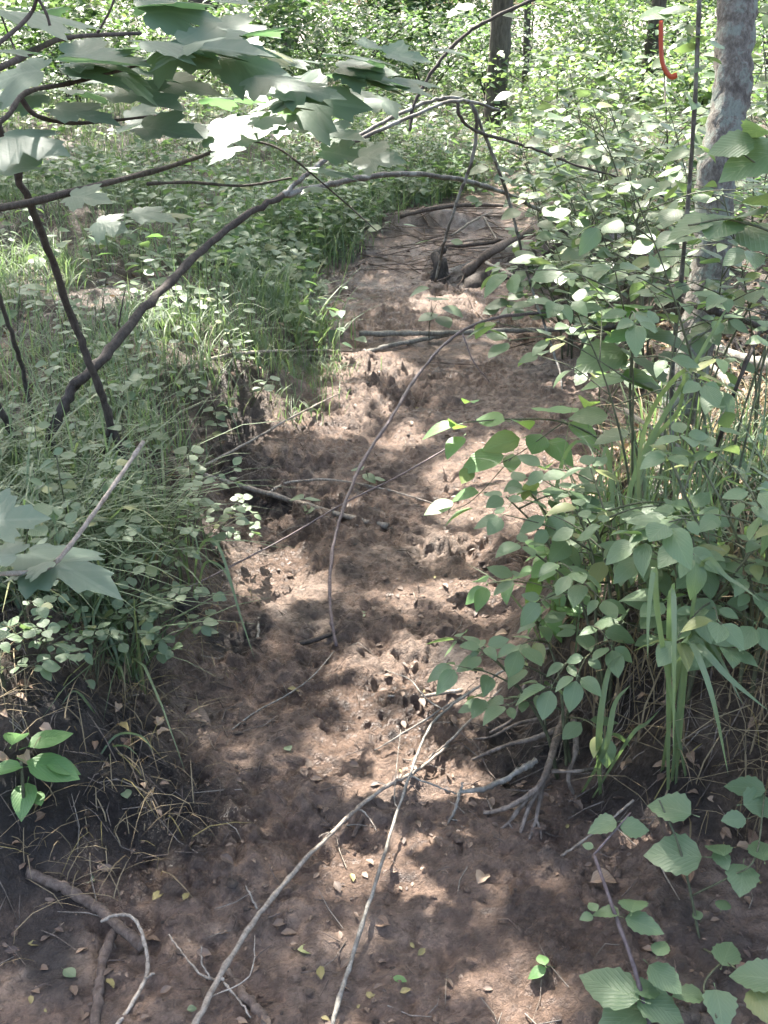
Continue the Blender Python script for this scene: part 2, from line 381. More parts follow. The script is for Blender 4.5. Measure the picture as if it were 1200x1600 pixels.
def leaf_set(name, fn, variants, mt):
    o = []
    for i, kw in enumerate(variants):
        v, q, t, uv = fn(**kw); o.append(mesh_arrays(name, v, q, t, uv, (mt,)))
    return o
OV = [dict(width=0.27, fold=.10, droop=.12), dict(width=0.25, fold=.30, droop=.25), dict(width=0.29, fold=.18, droop=.35), dict(width=0.26, fold=.05, droop=.05, wave=.012)]
SE = [dict(width=0.32, segs=11, teeth=.07, peak=.38, fold=.12, droop=.15), dict(width=0.34, segs=11, teeth=.08, peak=.36, fold=.25, droop=.28), dict(width=0.30, segs=11, teeth=.06, peak=.4, fold=.08, droop=.06, wave=.012)]
RO = [dict(width=0.37, peak=.48, fold=.10, droop=.10), dict(width=0.35, peak=.46, fold=.22, droop=.2), dict(width=0.39, peak=.5, fold=.05, droop=.04)]
L_ov = leaf_set('ovate_leaf', ovate, OV, M_leaf)
L_br = leaf_set('young_leaf', ovate, OV, M_bright)
L_se = leaf_set('toothed_leaf', ovate, SE, M_leaf)
L_ro = leaf_set('round_leaf', ovate, RO, M_round)
L_ma = leaf_set('maple_leaf', maple, [dict(droop=.1), dict(fold=-.05, droop=.16), dict(fold=.18, droop=.05), dict(fold=.05, droop=.22)], M_maple)
L_de = leaf_set('dead_leaf', lambda: curled(), [dict()], M_dead)

def leaf_matrix(base, d, up, size, sx=1.0):
    y = Vector(d).normalized(); z = Vector(up); z = (z - y * z.dot(y))
    if z.length < 1e-4: z = Vector((0.3, 0.2, 1)); z = z - y * z.dot(y)
    z.normalize(); x = y.cross(z)
    mm = Matrix((x * sx * size, y * size, z * size)).transposed().to_4x4(); mm.translation = Vector(base)
    return mm
def put_leaf(parent, base, d, up, size, meshes, name='leaf', sx=None):
    o = bpy.data.objects.new(name, random.choice(meshes)); col.objects.link(o)
    b = np.asarray(base, float)
    if parent is not None:
        o.parent = parent; b = b - np.array(parent.location)
    o.matrix_local = leaf_matrix(b, d, up, size, sx or random.uniform(0.9, 1.12))
    return o
def rand_up(tilt): return (random.gauss(0, tilt), random.gauss(0, tilt) - 0.08, 1.0)

# joined leaves (numpy): positions, directions, normals, sizes -> one mesh
LOW = ovate(0.30, 3, 0, .42, .22, .2, .05)
MIDLEAF = (LOW[0] - np.array([0, .5, 0]),) + LOW[1:]
def cloud(pos, d, up, size, tpl=LOW, sx=None):
    tv, tq, tt, tuv = tpl
    pos = np.asarray(pos); N = len(pos)
    y = d / (np.linalg.norm(d, axis=1)[:, None] + 1e-9); z = up - y * (up * y).sum(1)[:, None]; z /= np.linalg.norm(z, axis=1)[:, None] + 1e-9; x = np.cross(y, z)
    s = size[:, None, None]
    v = pos[:, None, :] + s * (tv[None, :, 0:1] * x[:, None, :] + tv[None, :, 1:2] * y[:, None, :] + tv[None, :, 2:3] * z[:, None, :])
    k = (np.arange(N) * len(tv))[:, None, None]
    q = None if tq is None else (tq[None] + k).reshape(-1, 4)
    t = (tt[None] + k).reshape(-1, 3)
    return v.reshape(-1, 3), q, t, np.tile(tuv, (N, 1)), np.repeat(R.random(N), len(tv))
def rdirs(N, zlo=-0.5, zhi=0.3):
    a = R.random(N) * 2 * math.pi; return np.stack([np.cos(a), np.sin(a), R.uniform(zlo, zhi, N)], 1)
def rups(N, t=0.35): return np.stack([R.normal(0, t, N), R.normal(0, t, N), np.ones(N)], 1)
def blades(base, L, w, bend, az=None, lean=None):
    N = len(base); az = R.random(N) * 2 * math.pi if az is None else az
    ts = np.array([0, .3, .58, .82, 1.0]); ww = np.array([.7, 1, .85, .5, .04])
    dh = np.stack([np.cos(az), np.sin(az), np.zeros(N)], 1); sd_ = np.stack([-np.sin(az), np.cos(az), np.zeros(N)], 1)
    ln = R.normal(0, 0.25, N) if lean is None else lean
    out = bend[:, None] * ts[None] ** 2 + ln[:, None] * ts[None]
    upz = ts[None] * (1 - 0.15 * np.abs(ln)[:, None]) - 0.55 * bend[:, None] * ts[None] ** 2.6
    c = base[:, None, :] + L[:, None, None] * (out[:, :, None] * dh[:, None, :]); c[:, :, 2] += L[:, None] * upz
    off = (w[:, None] * ww[None])[:, :, None] * sd_[:, None, :]
    v = np.stack([c - off, c + off], 2).reshape(N, 10, 3)
    uvt = np.array([(s, t) for t in ts for s in (-0.9, 0.9)])
    q = np.array([(2 * i, 2 * i + 1, 2 * i + 3, 2 * i + 2) for i in range(4)])
    q = (q[None] + (np.arange(N) * 10)[:, None, None]).reshape(-1, 4)
    return v.reshape(-1, 3), q, np.tile(uvt, (N, 1)), np.repeat(R.random(N), 10)
def zg(x, y): return height(x, y, True)

# ------------------------------------------------------------------ ground sheet: stream bed and forest floor
def lines(segs):
    o = [segs[0][0]]
    for a, b, s0, s1 in segs:
        x = a
        while x < b - 1e-6:
            k = (x - a) / (b - a); x = min(b, x + s0 + (s1 - s0) * k); o.append(x)
    return np.unique(np.round(np.array(o), 5))
gx = lines([(-160, -30, 30, 12), (-30, -6, 4, .5), (-6, -1.6, .25, .03), (-1.6, -0.8, .028, .0075), (-0.8, 0.95, .0058, .0058), (0.95, 1.9, .0075, .028), (1.9, 6, .03, .25), (6, 30, .5, 4), (30, 160, 12, 30)])
gy = lines([(-120, -10, 30, 5), (-10, 0.9, 2, .05), (0.9, 2.6, .0056, .0056), (2.6, 3.6, .0060, .0095), (3.6, 7, .0098, .026), (7, 13, .028, .10), (13, 40, .12, 2), (40, 260, 4, 40)])
X, Y = np.meshgrid(gx, gy)
Z = height(X, Y, True)
bm_ = bed_mask(X, Y)
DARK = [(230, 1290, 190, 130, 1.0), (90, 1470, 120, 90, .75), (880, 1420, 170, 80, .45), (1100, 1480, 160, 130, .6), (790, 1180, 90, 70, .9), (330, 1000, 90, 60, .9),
        (390, 730, 60, 50, .8), (420, 790, 60, 30, .8), (700, 1030, 60, 30, .8), (470, 460, 90, 25, .7), (730, 440, 40, 25, 1), (500, 560, 40, 20, .3), (930, 1130, 120, 80, .8), (1130, 560, 90, 40, .9), (400, 860, 50, 20, .5), (480, 980, 70, 20, .6), (880, 430, 70, 40, .7), (660, 350, 150, 20, .75), (560, 400, 70, 14, .6), (800, 400, 70, 25, .8), (150, 1150, 150, 90, .9), (60, 1300, 120, 120, .9), (1000, 1300, 150, 60, .7), (740, 1480, 90, 30, .2), (540, 900, 40, 20, .5), (600, 1080, 40, 25, .5)]  # black mud, plus shade painted over the stream head
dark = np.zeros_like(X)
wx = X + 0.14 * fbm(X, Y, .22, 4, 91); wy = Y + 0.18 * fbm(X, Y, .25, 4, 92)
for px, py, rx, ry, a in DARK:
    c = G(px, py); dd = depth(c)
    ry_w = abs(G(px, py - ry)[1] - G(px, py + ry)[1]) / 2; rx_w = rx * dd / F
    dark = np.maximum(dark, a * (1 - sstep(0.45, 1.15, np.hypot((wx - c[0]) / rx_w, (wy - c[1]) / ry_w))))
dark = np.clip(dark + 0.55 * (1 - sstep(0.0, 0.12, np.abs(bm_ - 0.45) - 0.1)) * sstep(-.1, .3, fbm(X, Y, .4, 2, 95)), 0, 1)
nx, ny = len(gx), len(gy)
i = np.arange(ny - 1)[:, None] * nx; j = np.arange(nx - 1)[None, :]
Q = np.stack([i + j, i + j + 1, i + nx + j + 1, i + nx + j], -1).reshape(-1, 4)
fm = bm_.ravel()[Q].mean(1) > 0.45
V = np.stack([X, Y, Z], -1).reshape(-1, 3)
def sub(name, mask):
    q = Q[mask]; u, inv = np.unique(q, return_inverse=True)
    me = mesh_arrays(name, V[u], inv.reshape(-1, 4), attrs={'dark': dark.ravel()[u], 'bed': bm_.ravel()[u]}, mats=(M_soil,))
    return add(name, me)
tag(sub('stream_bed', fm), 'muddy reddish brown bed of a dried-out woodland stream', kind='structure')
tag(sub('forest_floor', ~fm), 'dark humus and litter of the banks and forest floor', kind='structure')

# ------------------------------------------------------------------ trees: trunks in view, and unseen crowns overhead, shaped to dapple the light
PATCH = [(630, 1320, 95, 55), (690, 1400, 70, 35), (600, 1165, 110, 38), (565, 1050, 40, 45), (650, 1040, 50, 35), (400, 890, 60, 30), (450, 930, 60, 22), (560, 640, 40, 20), (520, 668, 30, 14), (570, 575, 70, 28),
         (330, 560, 110, 26), (850, 765, 190, 70), (1120, 690, 210, 130), (1000, 690, 70, 40), (1150, 430, 90, 80), (700, 855, 60, 12), (640, 935, 55, 12), (745, 945, 40, 18), (790, 1560, 60, 30), (540, 1180, 30, 50),
         (905, 600, 30, 14), (270, 520, 40, 14), (30, 440, 70, 30), (790, 700, 50, 20), (1060, 780, 50, 30), (890, 740, 50, 40), (640, 690, 30, 12), (740, 1090, 40, 20), (700, 480, 60, 16), (60, 1170, 30, 20), (700, 1240, 60, 20), (140, 470, 60, 14)]  # wanted sun patches: crown leaves are left out along their sun rays
pc = []
for px, py, rx, ry in PATCH:
    c = G(px, py); pc.append((c[0] - S[0] / S[2] * c[2], c[1] - S[1] / S[2] * c[2], rx * depth(c) / F * .9 + .055, abs(G(px, py - ry)[1] - G(px, py + ry)[1]) / 2 * .8 + .06))
# x, y of trunk base, radius, pixel path or None, label
TREES = []
def make_tree(label, path, r0, r1, top, spread, mt, name='tree', group=None):
    base = np.array(path[0])
    t = empty(name, base, label, 'tree', group)
    c = [np.array(p) for p in path]; tp_ = np.array(top); stp = max(1, int(np.linalg.norm(tp_ - c[-1]) / max(.35, np.linalg.norm(c[-1] - c[-2]) * 1.6)))
    c0 = c[-1]; lean_ = (c[-1] - c[-2]) / np.linalg.norm(c[-1] - c[-2])
    for k in range(1, stp + 1):
        u = k / stp; c.append(c0 + (tp_ - c0) * u)
    put_tube('trunk', tube(c, r0, r1, 18, 10, 0.03), mt, t, base)
    for k in range(6):
        a = k * 1.05 + random.random(); s = c0 + (tp_ - c0) * (0.45 + 0.5 * k / 6)
        e = s + np.array([math.cos(a) * spread, math.sin(a) * spread, random.uniform(.5, 1.6)])
        put_tube('limb', tube([s, (s + e) / 2 + np.array([0, 0, .25]), e], r1 * 0.8, r1 * .15, 6, 5), mt, t, base)
    TREES.append((t, base, np.array(top), [], []))
    return t
# the lichen covered tree beside the stream, leaning as it rises
tp = [G(1024, 812, -0.03), P(1036, 735, 2.98), P(1066, 620, 3.04), P(1100, 475, 3.14), P(1114, 380, 3.2), P(1120, 270, 3.25), P(1142, 150, 3.32), P(1150, 20, 3.4), P(1158, -120, 3.5)]
make_tree('slender leaning tree with blotchy blue-grey lichen on its bark at the right', tp, 0.056, 0.045, (2.2, 5.6, 7.8), 1.8, M_lichen, 'lichen_tree')
def plain_tree(px, py, Yd, r, label, lean=(0, 0), top=8.0, spread=2.0):
    x = P(px, py, Yd)[0]; z = float(height(x, Yd)) - 0.05
    pth = [np.array([x, Yd, z]), np.array([x + lean[0] * .3, Yd + lean[1] * .3, z + 1.5]), np.array([x + lean[0], Yd + lean[1], z + 4.0])]
    make_tree(label, pth, r, r * .65, (x + lean[0] * 1.6, Yd + lean[1] * 1.6, top), spread, M_farbark)
plain_tree(776, 110, 13.5, .125, 'dark straight tree trunk rising behind the arched stems', (0.1, -.3), 8.5, 2.4)
plain_tree(318, 40, 19.0, .26, 'thick shadowed trunk at the top left behind the maple leaves', (0.2, 0), 10, 3)
plain_tree(822, 110, 16.5, .05, 'thin pole-like trunk just right of the dark straight trunk', (-.1, .1), 7, 1.2)
plain_tree(1012, 90, 15.0, .10, 'shaded trunk half hidden in bushes behind the orange ribbon', (.4, .2), 8, 2)
plain_tree(455, 60, 24.0, .16, 'far trunk glimpsed through leaves left of the picture centre', (-.3, 0), 10, 2.5)
plain_tree(1420, 300, 8.5, .16, 'unseen large tree added beyond the right edge to shade the stream', (-.3, .2), 8.5, 2.6)
plain_tree(-420, 300, 9.5, .15, 'unseen tree added beyond the left edge to shade the bank', (.5, .2), 8.5, 2.6)  # this tree and the one above stand out of view, added for shade
# leaves of the crowns, unseen, placed along the sun's rays to shade the ground
cell = 0.047
ax = np.arange(-5.0, 5.5, cell); ay = np.arange(-0.6, 13.5, cell)
AX, AY = [a.ravel() for a in np.meshgrid(ax, ay)]
AX = AX + R.uniform(-.5, .5, AX.size) * cell; AY = AY + R.uniform(-.5, .5, AY.size) * cell
cov = 1.0 - 0.42 * sstep(8.5, 11.5, AY) - 0.55 * sstep(0.75, 1.1, AX) * sstep(2.2, 2.8, AY) - 0.3 * sstep(0.3, .5, AX) * sstep(1.1, 1.5, AY) * (1 - sstep(2.2, 2.8, AY)) - 0.15 * sstep(-1.2, -2.5, AX) * sstep(3, 5, AY)
cov = cov * (0.92 + 0.25 * (fbm(AX, AY, .5, 2, 201) > -0.28)) 
keep = R.random(AX.size) < cov
keep &= fbm(AX, AY, .42, 3, 205) < 0.60 - 0.33 * sstep(8.0, 10.5, AY) - 0.12 * sstep(.9, 1.3, AX) - 0.12 * sstep(-.8, -1.4, AX)
for cx, cy_, rx, ry in pc:
    d = np.hypot((AX + .05 * fbm(AX, AY, .12, 2, 207) - cx) / rx, (AY + .05 * fbm(AX, AY, .12, 2, 209) - cy_) / ry)
    keep &= ~((d < 1.0) & (R.random(AX.size) < 0.97))
AX, AY = AX[keep], AY[keep]
hz = R.uniform(4.2, 6.6, AX.size)
pos = np.stack([AX, AY, np.zeros_like(AX)], 1) + S[None] * (hz / S[2])[:, None]
N = 26000  # coarser unseen far canopy, added to shade the background
fy = R.uniform(13.5, 30, N); fx = R.uniform(-.5, .5, N) * (fy + 4)
k_ = fbm(fx, fy, 1.1, 3, 221) < 0.17; fx, fy = fx[k_], fy[k_]
far_pos = np.stack([fx, fy, np.zeros_like(fx)], 1) + S[None] * (R.uniform(5, 9, len(fx)) / S[2])[:, None]
near_n = len(pos); pos = np.concatenate([pos, far_pos])
own = np.argmin(np.stack([np.hypot(pos[:, 0] - t[2][0], pos[:, 1] - t[2][1]) for t in TREES], 1), 1)
for k, t in enumerate(TREES):
    p_ = pos[own == k]; big = (np.arange(len(pos)) >= near_n)[own == k]
    extra = 500 if len(p_) < 400 else 0
    if extra:
        q_ = R.normal(0, 1, (extra, 3)); q_ /= np.linalg.norm(q_, axis=1)[:, None]; q_ *= (R.random(extra) ** .4)[:, None]
        big = np.concatenate([big, np.zeros(extra, bool)]); p_ = np.concatenate([p_, t[2] + q_ * np.array([2.2, 2.2, 1.6]) - np.array([0, 0, .4])])
    Nn = len(p_)
    v, q, tt, uv, rn = cloud(p_ - t[1], rdirs(Nn, -.4, .1), rups(Nn, .45), R.uniform(.10, .15, Nn) * np.where(big, 1.5, 1), MIDLEAF)
    tag(add('crown', mesh_arrays('crown', v, q, tt, uv, (M_canopy,), attrs={'rnd': rn}), t[0]), kind='stuff')

# ------------------------------------------------------------------ background bushes
def bush(x, y, rx, rz, nl, size, label, group=None, name='bush', mt=None, z0=0.0):
    zb = float(height(x, y)); t = empty(name, (x, y, zb), label, 'bush', group)
    Nc = max(8, nl // 60)
    cen = R.normal(0, 1, (Nc, 3)); cen /= np.linalg.norm(cen, axis=1)[:, None]; cen *= (R.random(Nc) ** .5)[:, None]
    cen = cen * np.array([rx, rx * .8, rz * .5]) + np.array([0, 0, rz * .52 + z0]); cen[:, 2] = np.maximum(cen[:, 2], .12)
    w = R.integers(0, Nc, nl)
    p_ = cen[w] + R.normal(0, 1, (nl, 3)) * np.array([.22, .22, .11]) * (0.6 + rx * .4)
    p_[:, 2] = np.maximum(p_[:, 2], .03)
    v, q, tt, uv, rn = cloud(p_, rdirs(nl, -.5, .2), rups(nl, .42), size * R.uniform(.7, 1.3, nl))
    tag(add('crown', mesh_arrays('crown', v, q, tt, uv, (mt or random.choice((M_far, M_far, M_leaf, M_canopy)),), attrs={'rnd': rn}), t), kind='stuff')
    st = []
    for k in range(5):
        e = cen[R.integers(0, Nc)]
        st.append(tube([np.array([random.uniform(-.08, .08), random.uniform(-.08, .08), -.04]), e * .5 + np.array([0, 0, .1]), e], .014, .004, 5, 4))
    put_tube('stem', join(st), M_bark_dark, t)
    return t
FARG = 'bushes filling the understory at the top of the picture'
nth_ = [0] * 5
ORD = 'first second third fourth fifth sixth seventh eighth ninth tenth eleventh twelfth thirteenth fourteenth'.split()
ROW = ['nearest', 'second', 'third', 'fourth', 'farthest']
for row, (Yd, n_, rx, rz) in enumerate([(12.5, 9, .8, 1.0), (15.5, 12, 1.0, 1.3), (19, 13, 1.3, 2.0), (24, 13, 1.8, 2.8), (31, 13, 2.5, 3.6)]):
    half = Yd * .42
    for k in range(n_):
        x = -half + 2 * half * (k + .5 + random.uniform(-.3, .3)) / n_
        y = Yd + random.uniform(-1.0, 1.0)
        if row == 0 and -3.2 < x < 1.3: continue
        nth_[row] += 1
        bush(x, y, rx * random.uniform(.8, 1.2), rz * random.uniform(.75, 1.25), int(900 * (1 + row * .22)), random.choice((.065, .085, .115)) * (1 + row * .13), f'{ORD[nth_[row] - 1]} leafy bush from the left in the {ROW[row]} row of the sunlit understory', FARG)

# ------------------------------------------------------------------ shrubs with single leaves
def shrub(base, h, label, meshes, size, n_stems=2, lean=(0, 0), spread=.3, pairs=5, twigs=4, name='shrub', cat='shrub', group=None, r=.005, tilt=.28, mt=None, start=.3):
    base = np.asarray(base, float); base = np.array([base[0], base[1], gz(base[0], base[1]) - .01])
    t = empty(name, base, label, cat, group)
    mt = mt or M_stem
    for s in range(n_stems):
        a = random.random() * 6.28; ln = np.array([lean[0] + spread * math.cos(a), lean[1] + spread * math.sin(a) * .8])
        hh = h * random.uniform(.75, 1.05)
        pts = [base + np.array([math.cos(a) * .02, math.sin(a) * .02, 0])]
        for u in (.35, .7, 1.0):
            pts.append(base + np.array([ln[0] * u ** 1.5 * hh + random.gauss(0, .012), ln[1] * u ** 1.5 * hh + random.gauss(0, .012), hh * u * (1 - .08 * u)]))
        geos = [tube(pts, r, r * .35, 6, 5)]
        c = catmull(pts, 8); n_ = len(c)
        def pair(p_, ax, sz, single=False):
            for sg in ((1, -1) if not single else (random.choice((1, -1)),)):
                d = Quaternion((0, 0, 1), sg * random.uniform(.7, 1.35)) @ Vector((ax[0], ax[1], 0)).normalized()
                put_leaf(t, p_, (d.x, d.y, random.uniform(-.45, .12)), rand_up(tilt * 1.3), sz * random.uniform(.5, 1.2), meshes)
        for k in range(twigs):
            u = start + (1 - start) * (k + random.random() * .8) / twigs
            i0 = min(n_ - 2, int(u * (n_ - 1))); p0 = c[i0]; b = random.random() * 6.28
            tl = h * random.uniform(.18, .40) * (1.15 - .5 * u) + .05
            e = p0 + np.array([math.cos(b) * tl, math.sin(b) * tl, tl * random.uniform(.05, .5)])
            tw = [p0, (p0 + e) / 2 + np.array([0, 0, tl * .08]), e]
            geos.append(tube(tw, r * .5, r * .22, 5, 4)); cc = catmull(tw, 4); ax = e - p0
            for w in range(1, pairs + 1):
                q_ = cc[min(len(cc) - 1, int(w / pairs * (len(cc) - 1)))]
                pair(q_, ax, size * (.8 + .3 * w / pairs))
            put_leaf(t, e, (ax[0], ax[1], random.uniform(-.2, .1)), rand_up(tilt), size * 1.1, meshes)
        ax = c[-1] - c[-4]
        if abs(ax[0]) + abs(ax[1]) < 1e-4: ax = np.array([.1, -.1, 0])
        for b in range(4):
            a2 = b * 1.57 + random.random(); put_leaf(t, c[-1], (math.cos(a2), math.sin(a2), random.uniform(-.1, .3)), rand_up(tilt), size * random.uniform(.7, 1.15), meshes)
        put_tube('stem', join(geos), mt, t, base)
    return t
# thicket right of the stream: base pixel on the ground, height, leaf kind, leaf size
THICK = [
    ((885, 1215), .46, L_ov, .066, 2, (-.25, .1), .22, 2, 3, 'low shrub with drooping oval leaves on the root mass by the stream'),
    ((955, 1110), .50, L_ov, .066, 2, (-.1, .1), .25, 2, 4, 'oval-leaved shrub growing right behind the root mass'),
    ((1065, 1085), .5, L_ov, .070, 2, (0, .1), .28, 2, 4, 'oval-leaved shrub among the broad grass blades'),
    ((1170, 1085), .52, L_ov, .072, 2, (0, .1), .3, 2, 4, 'oval-leaved shrub at the right edge above the broad grass'),
    ((835, 985), .30, L_br, .070, 2, (-.2, .1), .3, 2, 3, 'yellow-green young shrub leaning over the stream edge'),
    ((900, 960), .34, L_ov, .064, 2, (-.1, 0), .3, 2, 4, 'leafy shrub on the bank edge below the bright sandy patch'),
    ((985, 1000), .40, L_ov, .066, 2, (0, 0), .3, 2, 4, 'dense shrub in front of the leaning trunk foot'),
    ((1085, 1020), .44, L_ov, .066, 2, (0, 0), .3, 2, 4, 'dense shrub right of the leaning trunk foot'),
    ((1185, 1030), .48, L_ov, .070, 2, (0, 0), .3, 2, 4, 'dense shrub at the right edge below the sunlit litter'),
    ((1185, 830), .24, L_ov, .062, 2, (0, 0), .3, 2, 3, 'low shrub in front of the sunlit leaf litter at right'),
    ((885, 560), .55, L_ro, .055, 2, (-.1, .1), .3, 2, 4, 'tall thin shrub on the far right bank beside the fallen pole'),
    ((935, 520), 1.05, L_ro, .056, 2, (-.05, 0), .3, 2, 5, 'tall shrub with white glinting leaves behind the broad-leaved sapling'),
    ((1010, 560), 1.15, L_ro, .058, 2, (-.05, 0), .3, 2, 5, 'tall glinting shrub just left of the lichen trunk'),
    ((1215, 560), 1.15, L_ov, .062, 2, (0, 0), .28, 2, 5, 'tall shrub right of the lichen trunk at the picture edge'),
    ((890, 470), .85, L_ro, .056, 2, (0, 0), .3, 2, 4, 'shrub over the dark hollow at the far bend'),
    ((970, 460), .98, L_ro, .058, 2, (0, 0), .3, 2, 5, 'shrub with sparkling leaves below the orange ribbon'),
    ((1085, 470), 1.2, L_ro, .058, 2, (0, 0), .3, 2, 4, 'shrub directly behind the lichen trunk'),
    ((850, 370), .8, L_ro, .060, 2, (0, 0), .35, 2, 4, 'shrub right of the drooping stems at the head of the stream'),
    ((930, 350), 1.1, L_ro, .064, 2, (0, 0), .35, 2, 4, 'pale shrub behind the sparkling one near the ribbon'),
    ((1020, 340), .7, L_ro, .066, 2, (0, 0), .35, 2, 4, 'shrub under the hanging orange ribbon'),
    ((1180, 360), 1.35, L_ov, .070, 2, (0, 0), .3, 2, 4, 'shrub beyond the sunlit bank at the right edge')]
HIGH = [((1000, 880), .86, L_ov, .068, 'open shrub whose upper leaves hang before the lichen trunk'), ((1118, 870), .95, L_ov, .070, 'tall open shrub right of the trunk foot with leaves at the top only'),
        ((930, 720), .62, L_ro, .066, 'thin-stemmed shrub standing at the back of the bright sand'), ((1060, 760), .92, L_ro, .070, 'thin-stemmed shrub crowding the middle of the lichen trunk'), ((1180, 760), .95, L_ov, .074, 'thin-stemmed shrub above the sunlit litter at the right edge'), ((900, 560), .8, L_ro, .072, 'open shrub at the right end of the fallen pole'), ((985, 600), .95, L_ro, .074, 'open shrub between the fallen pole and the trunk')]
for (px, py), h, ms_, sz, lab in HIGH:
    shrub(G(px, py), h, lab, ms_, sz, 3, (0, 0), .32, 2, 5, group='shrubs of the thicket right of the stream', start=.55, r=.004)
for (px, py), h, ms_, sz, ns, lean, sp, prs, tw, lab in THICK:
    up_ = py < 700 and True
    shrub(G(px, py), h, lab, ms_, sz * (1.38 if up_ else 1.0), ns + (2 if up_ else 1), lean, sp * (1 if up_ else 1.4), prs, tw + (3 if up_ else 0), group='shrubs of the thicket right of the stream')

# sprigs laid out stem by stem: path points and leaves as (pixel x, pixel y, length in pixels, direction in degrees, forward distance offset)
def sprig(name, label, cat, path, r0, r1, leaves, meshes, mt=M_stem, extra=(), name_stem='stem', tilt=.2, droop=-.15, group=None, sides=7):
    pts = [np.asarray(p, float) for p in path]
    base = pts[0].copy()
    t = empty(name, base, label, cat, group)
    put_tube(name_stem, tube(pts, r0, r1, sides, 7), mt, t, base)
    for e in extra:
        put_tube('branch', tube([np.asarray(p, float) for p in e[0]], e[1], e[2], 6, 6), mt, t, base)
    cs = np.concatenate([catmull(pts, 8)] + [catmull([np.asarray(p, float) for p in e[0]], 6) for e in extra])
    for lf in leaves:
        px, py, spx, ang = lf[:4]
        ms2 = lf[4] if len(lf) > 4 else meshes
        dirn = ray(px, py); dn = dirn / np.linalg.norm(dirn)
        rel = cs - np.array([0, 0, H]); along = rel @ dn; off = np.linalg.norm(rel - along[:, None] * dn, axis=1)
        k = int(np.argmin(off)); p_ = np.array([0, 0, H]) + dn * along[k]
        sz = 1.22 * spx * depth(p_) / F
        a = rad(ang); d = np.array([math.cos(a), math.sin(a), droop + random.gauss(0, .08)])
        put_leaf(t, p_ - d / np.linalg.norm(d) * sz * .5, d, rand_up(tilt), sz, ms2)
    return t

# broad-leaved sapling in the middle of the thicket
sprig('broad_leaved_sapling', 'sapling with a whorl of large toothed leaves in front of the leaning trunk', 'sapling',
      [G(1010, 900, -.01), P(1005, 760, 2.55), P(985, 640, 2.6), P(990, 520, 2.62)], .006, .003,
      [(945, 555, 95, 215), (1005, 565, 110, 290), (1040, 530, 90, 345), (965, 490, 80, 150, L_br), (990, 478, 90, 95, L_br), (1030, 490, 85, 40), (985, 520, 80, 200, L_br), (955, 592, 80, 185, L_br), (1005, 592, 90, 5, L_br), (1010, 600, 60, 310), (1060, 560, 80, 10), (925, 650, 60, 180), (1040, 640, 60, 0), (960, 680, 60, 200)], L_se, tilt=.3)
sprig('leaning_sprig', 'bright green sprig of paired leaves reaching left over the stream', 'shrub',
      [G(960, 800, -.01), P(945, 700, 2.9), P(880, 660, 2.9), P(800, 655, 2.9), P(725, 660, 2.9)], .004, .002,
      [(735, 625, 45, 100), (690, 668, 55, 180), (712, 690, 45, 230), (770, 655, 50, 150), (790, 690, 60, 200), (815, 655, 55, 60), (850, 640, 50, 120), (840, 690, 55, 250), (870, 700, 60, 300), (760, 715, 70, 190), (715, 660, 42, 85), (730, 740, 40, 250), (880, 640, 60, 40), (910, 670, 60, 330), (690, 790, 50, 200), (720, 800, 50, 190), (730, 770, 45, 170), (920, 625, 60, 80), (800, 720, 50, 260)], L_br,
      extra=[([P(880, 660, 2.9), P(800, 715, 2.85), P(745, 735, 2.82)], .002, .001), ([P(800, 715, 2.85), P(740, 780, 2.8), P(700, 800, 2.8)], .0018, .001)], tilt=.3)
sprig('overhanging_sprig', 'large toothed leaves on a twig entering from the right edge', 'shrub',
      [G(1290, 900, -.01), P(1265, 600, 2.1), P(1235, 400, 2.0), P(1150, 345, 2.0), P(1075, 352, 2.0)], .005, .002,
      [(1085, 350, 70, 185), (1130, 350, 100, 235), (1165, 335, 90, 120), (1190, 370, 100, 290), (1190, 310, 80, 60), (1150, 225, 70, 180), (1185, 245, 100, 200), (1190, 200, 80, 90)], L_se,
      extra=[([P(1265, 600, 2.1), P(1240, 330, 2.0), P(1150, 230, 2.0)], .003, .0015)], tilt=.3)
sprig('thin_sapling', 'tall thin bare-stemmed sapling standing left of the lichen trunk', 'sapling',
      [G(1052, 830, -.01), P(1050, 600, 2.75), P(1066, 420, 2.72), P(1078, 280, 2.7), P(1088, 120, 2.68), P(1094, -40, 2.66)], .0075, .005,
      [(1060, 15, 50, 170), (1030, 20, 60, 200), (1060, 240, 45, 180), (1100, 230, 45, 10), (1075, 75, 40, 180), (1110, 90, 40, 20), (1090, 105, 45, 250), (1120, 70, 40, 45), (1085, 155, 40, 270), (1095, 60, 40, 120)], L_ov, M_bark_arch, tilt=.35)
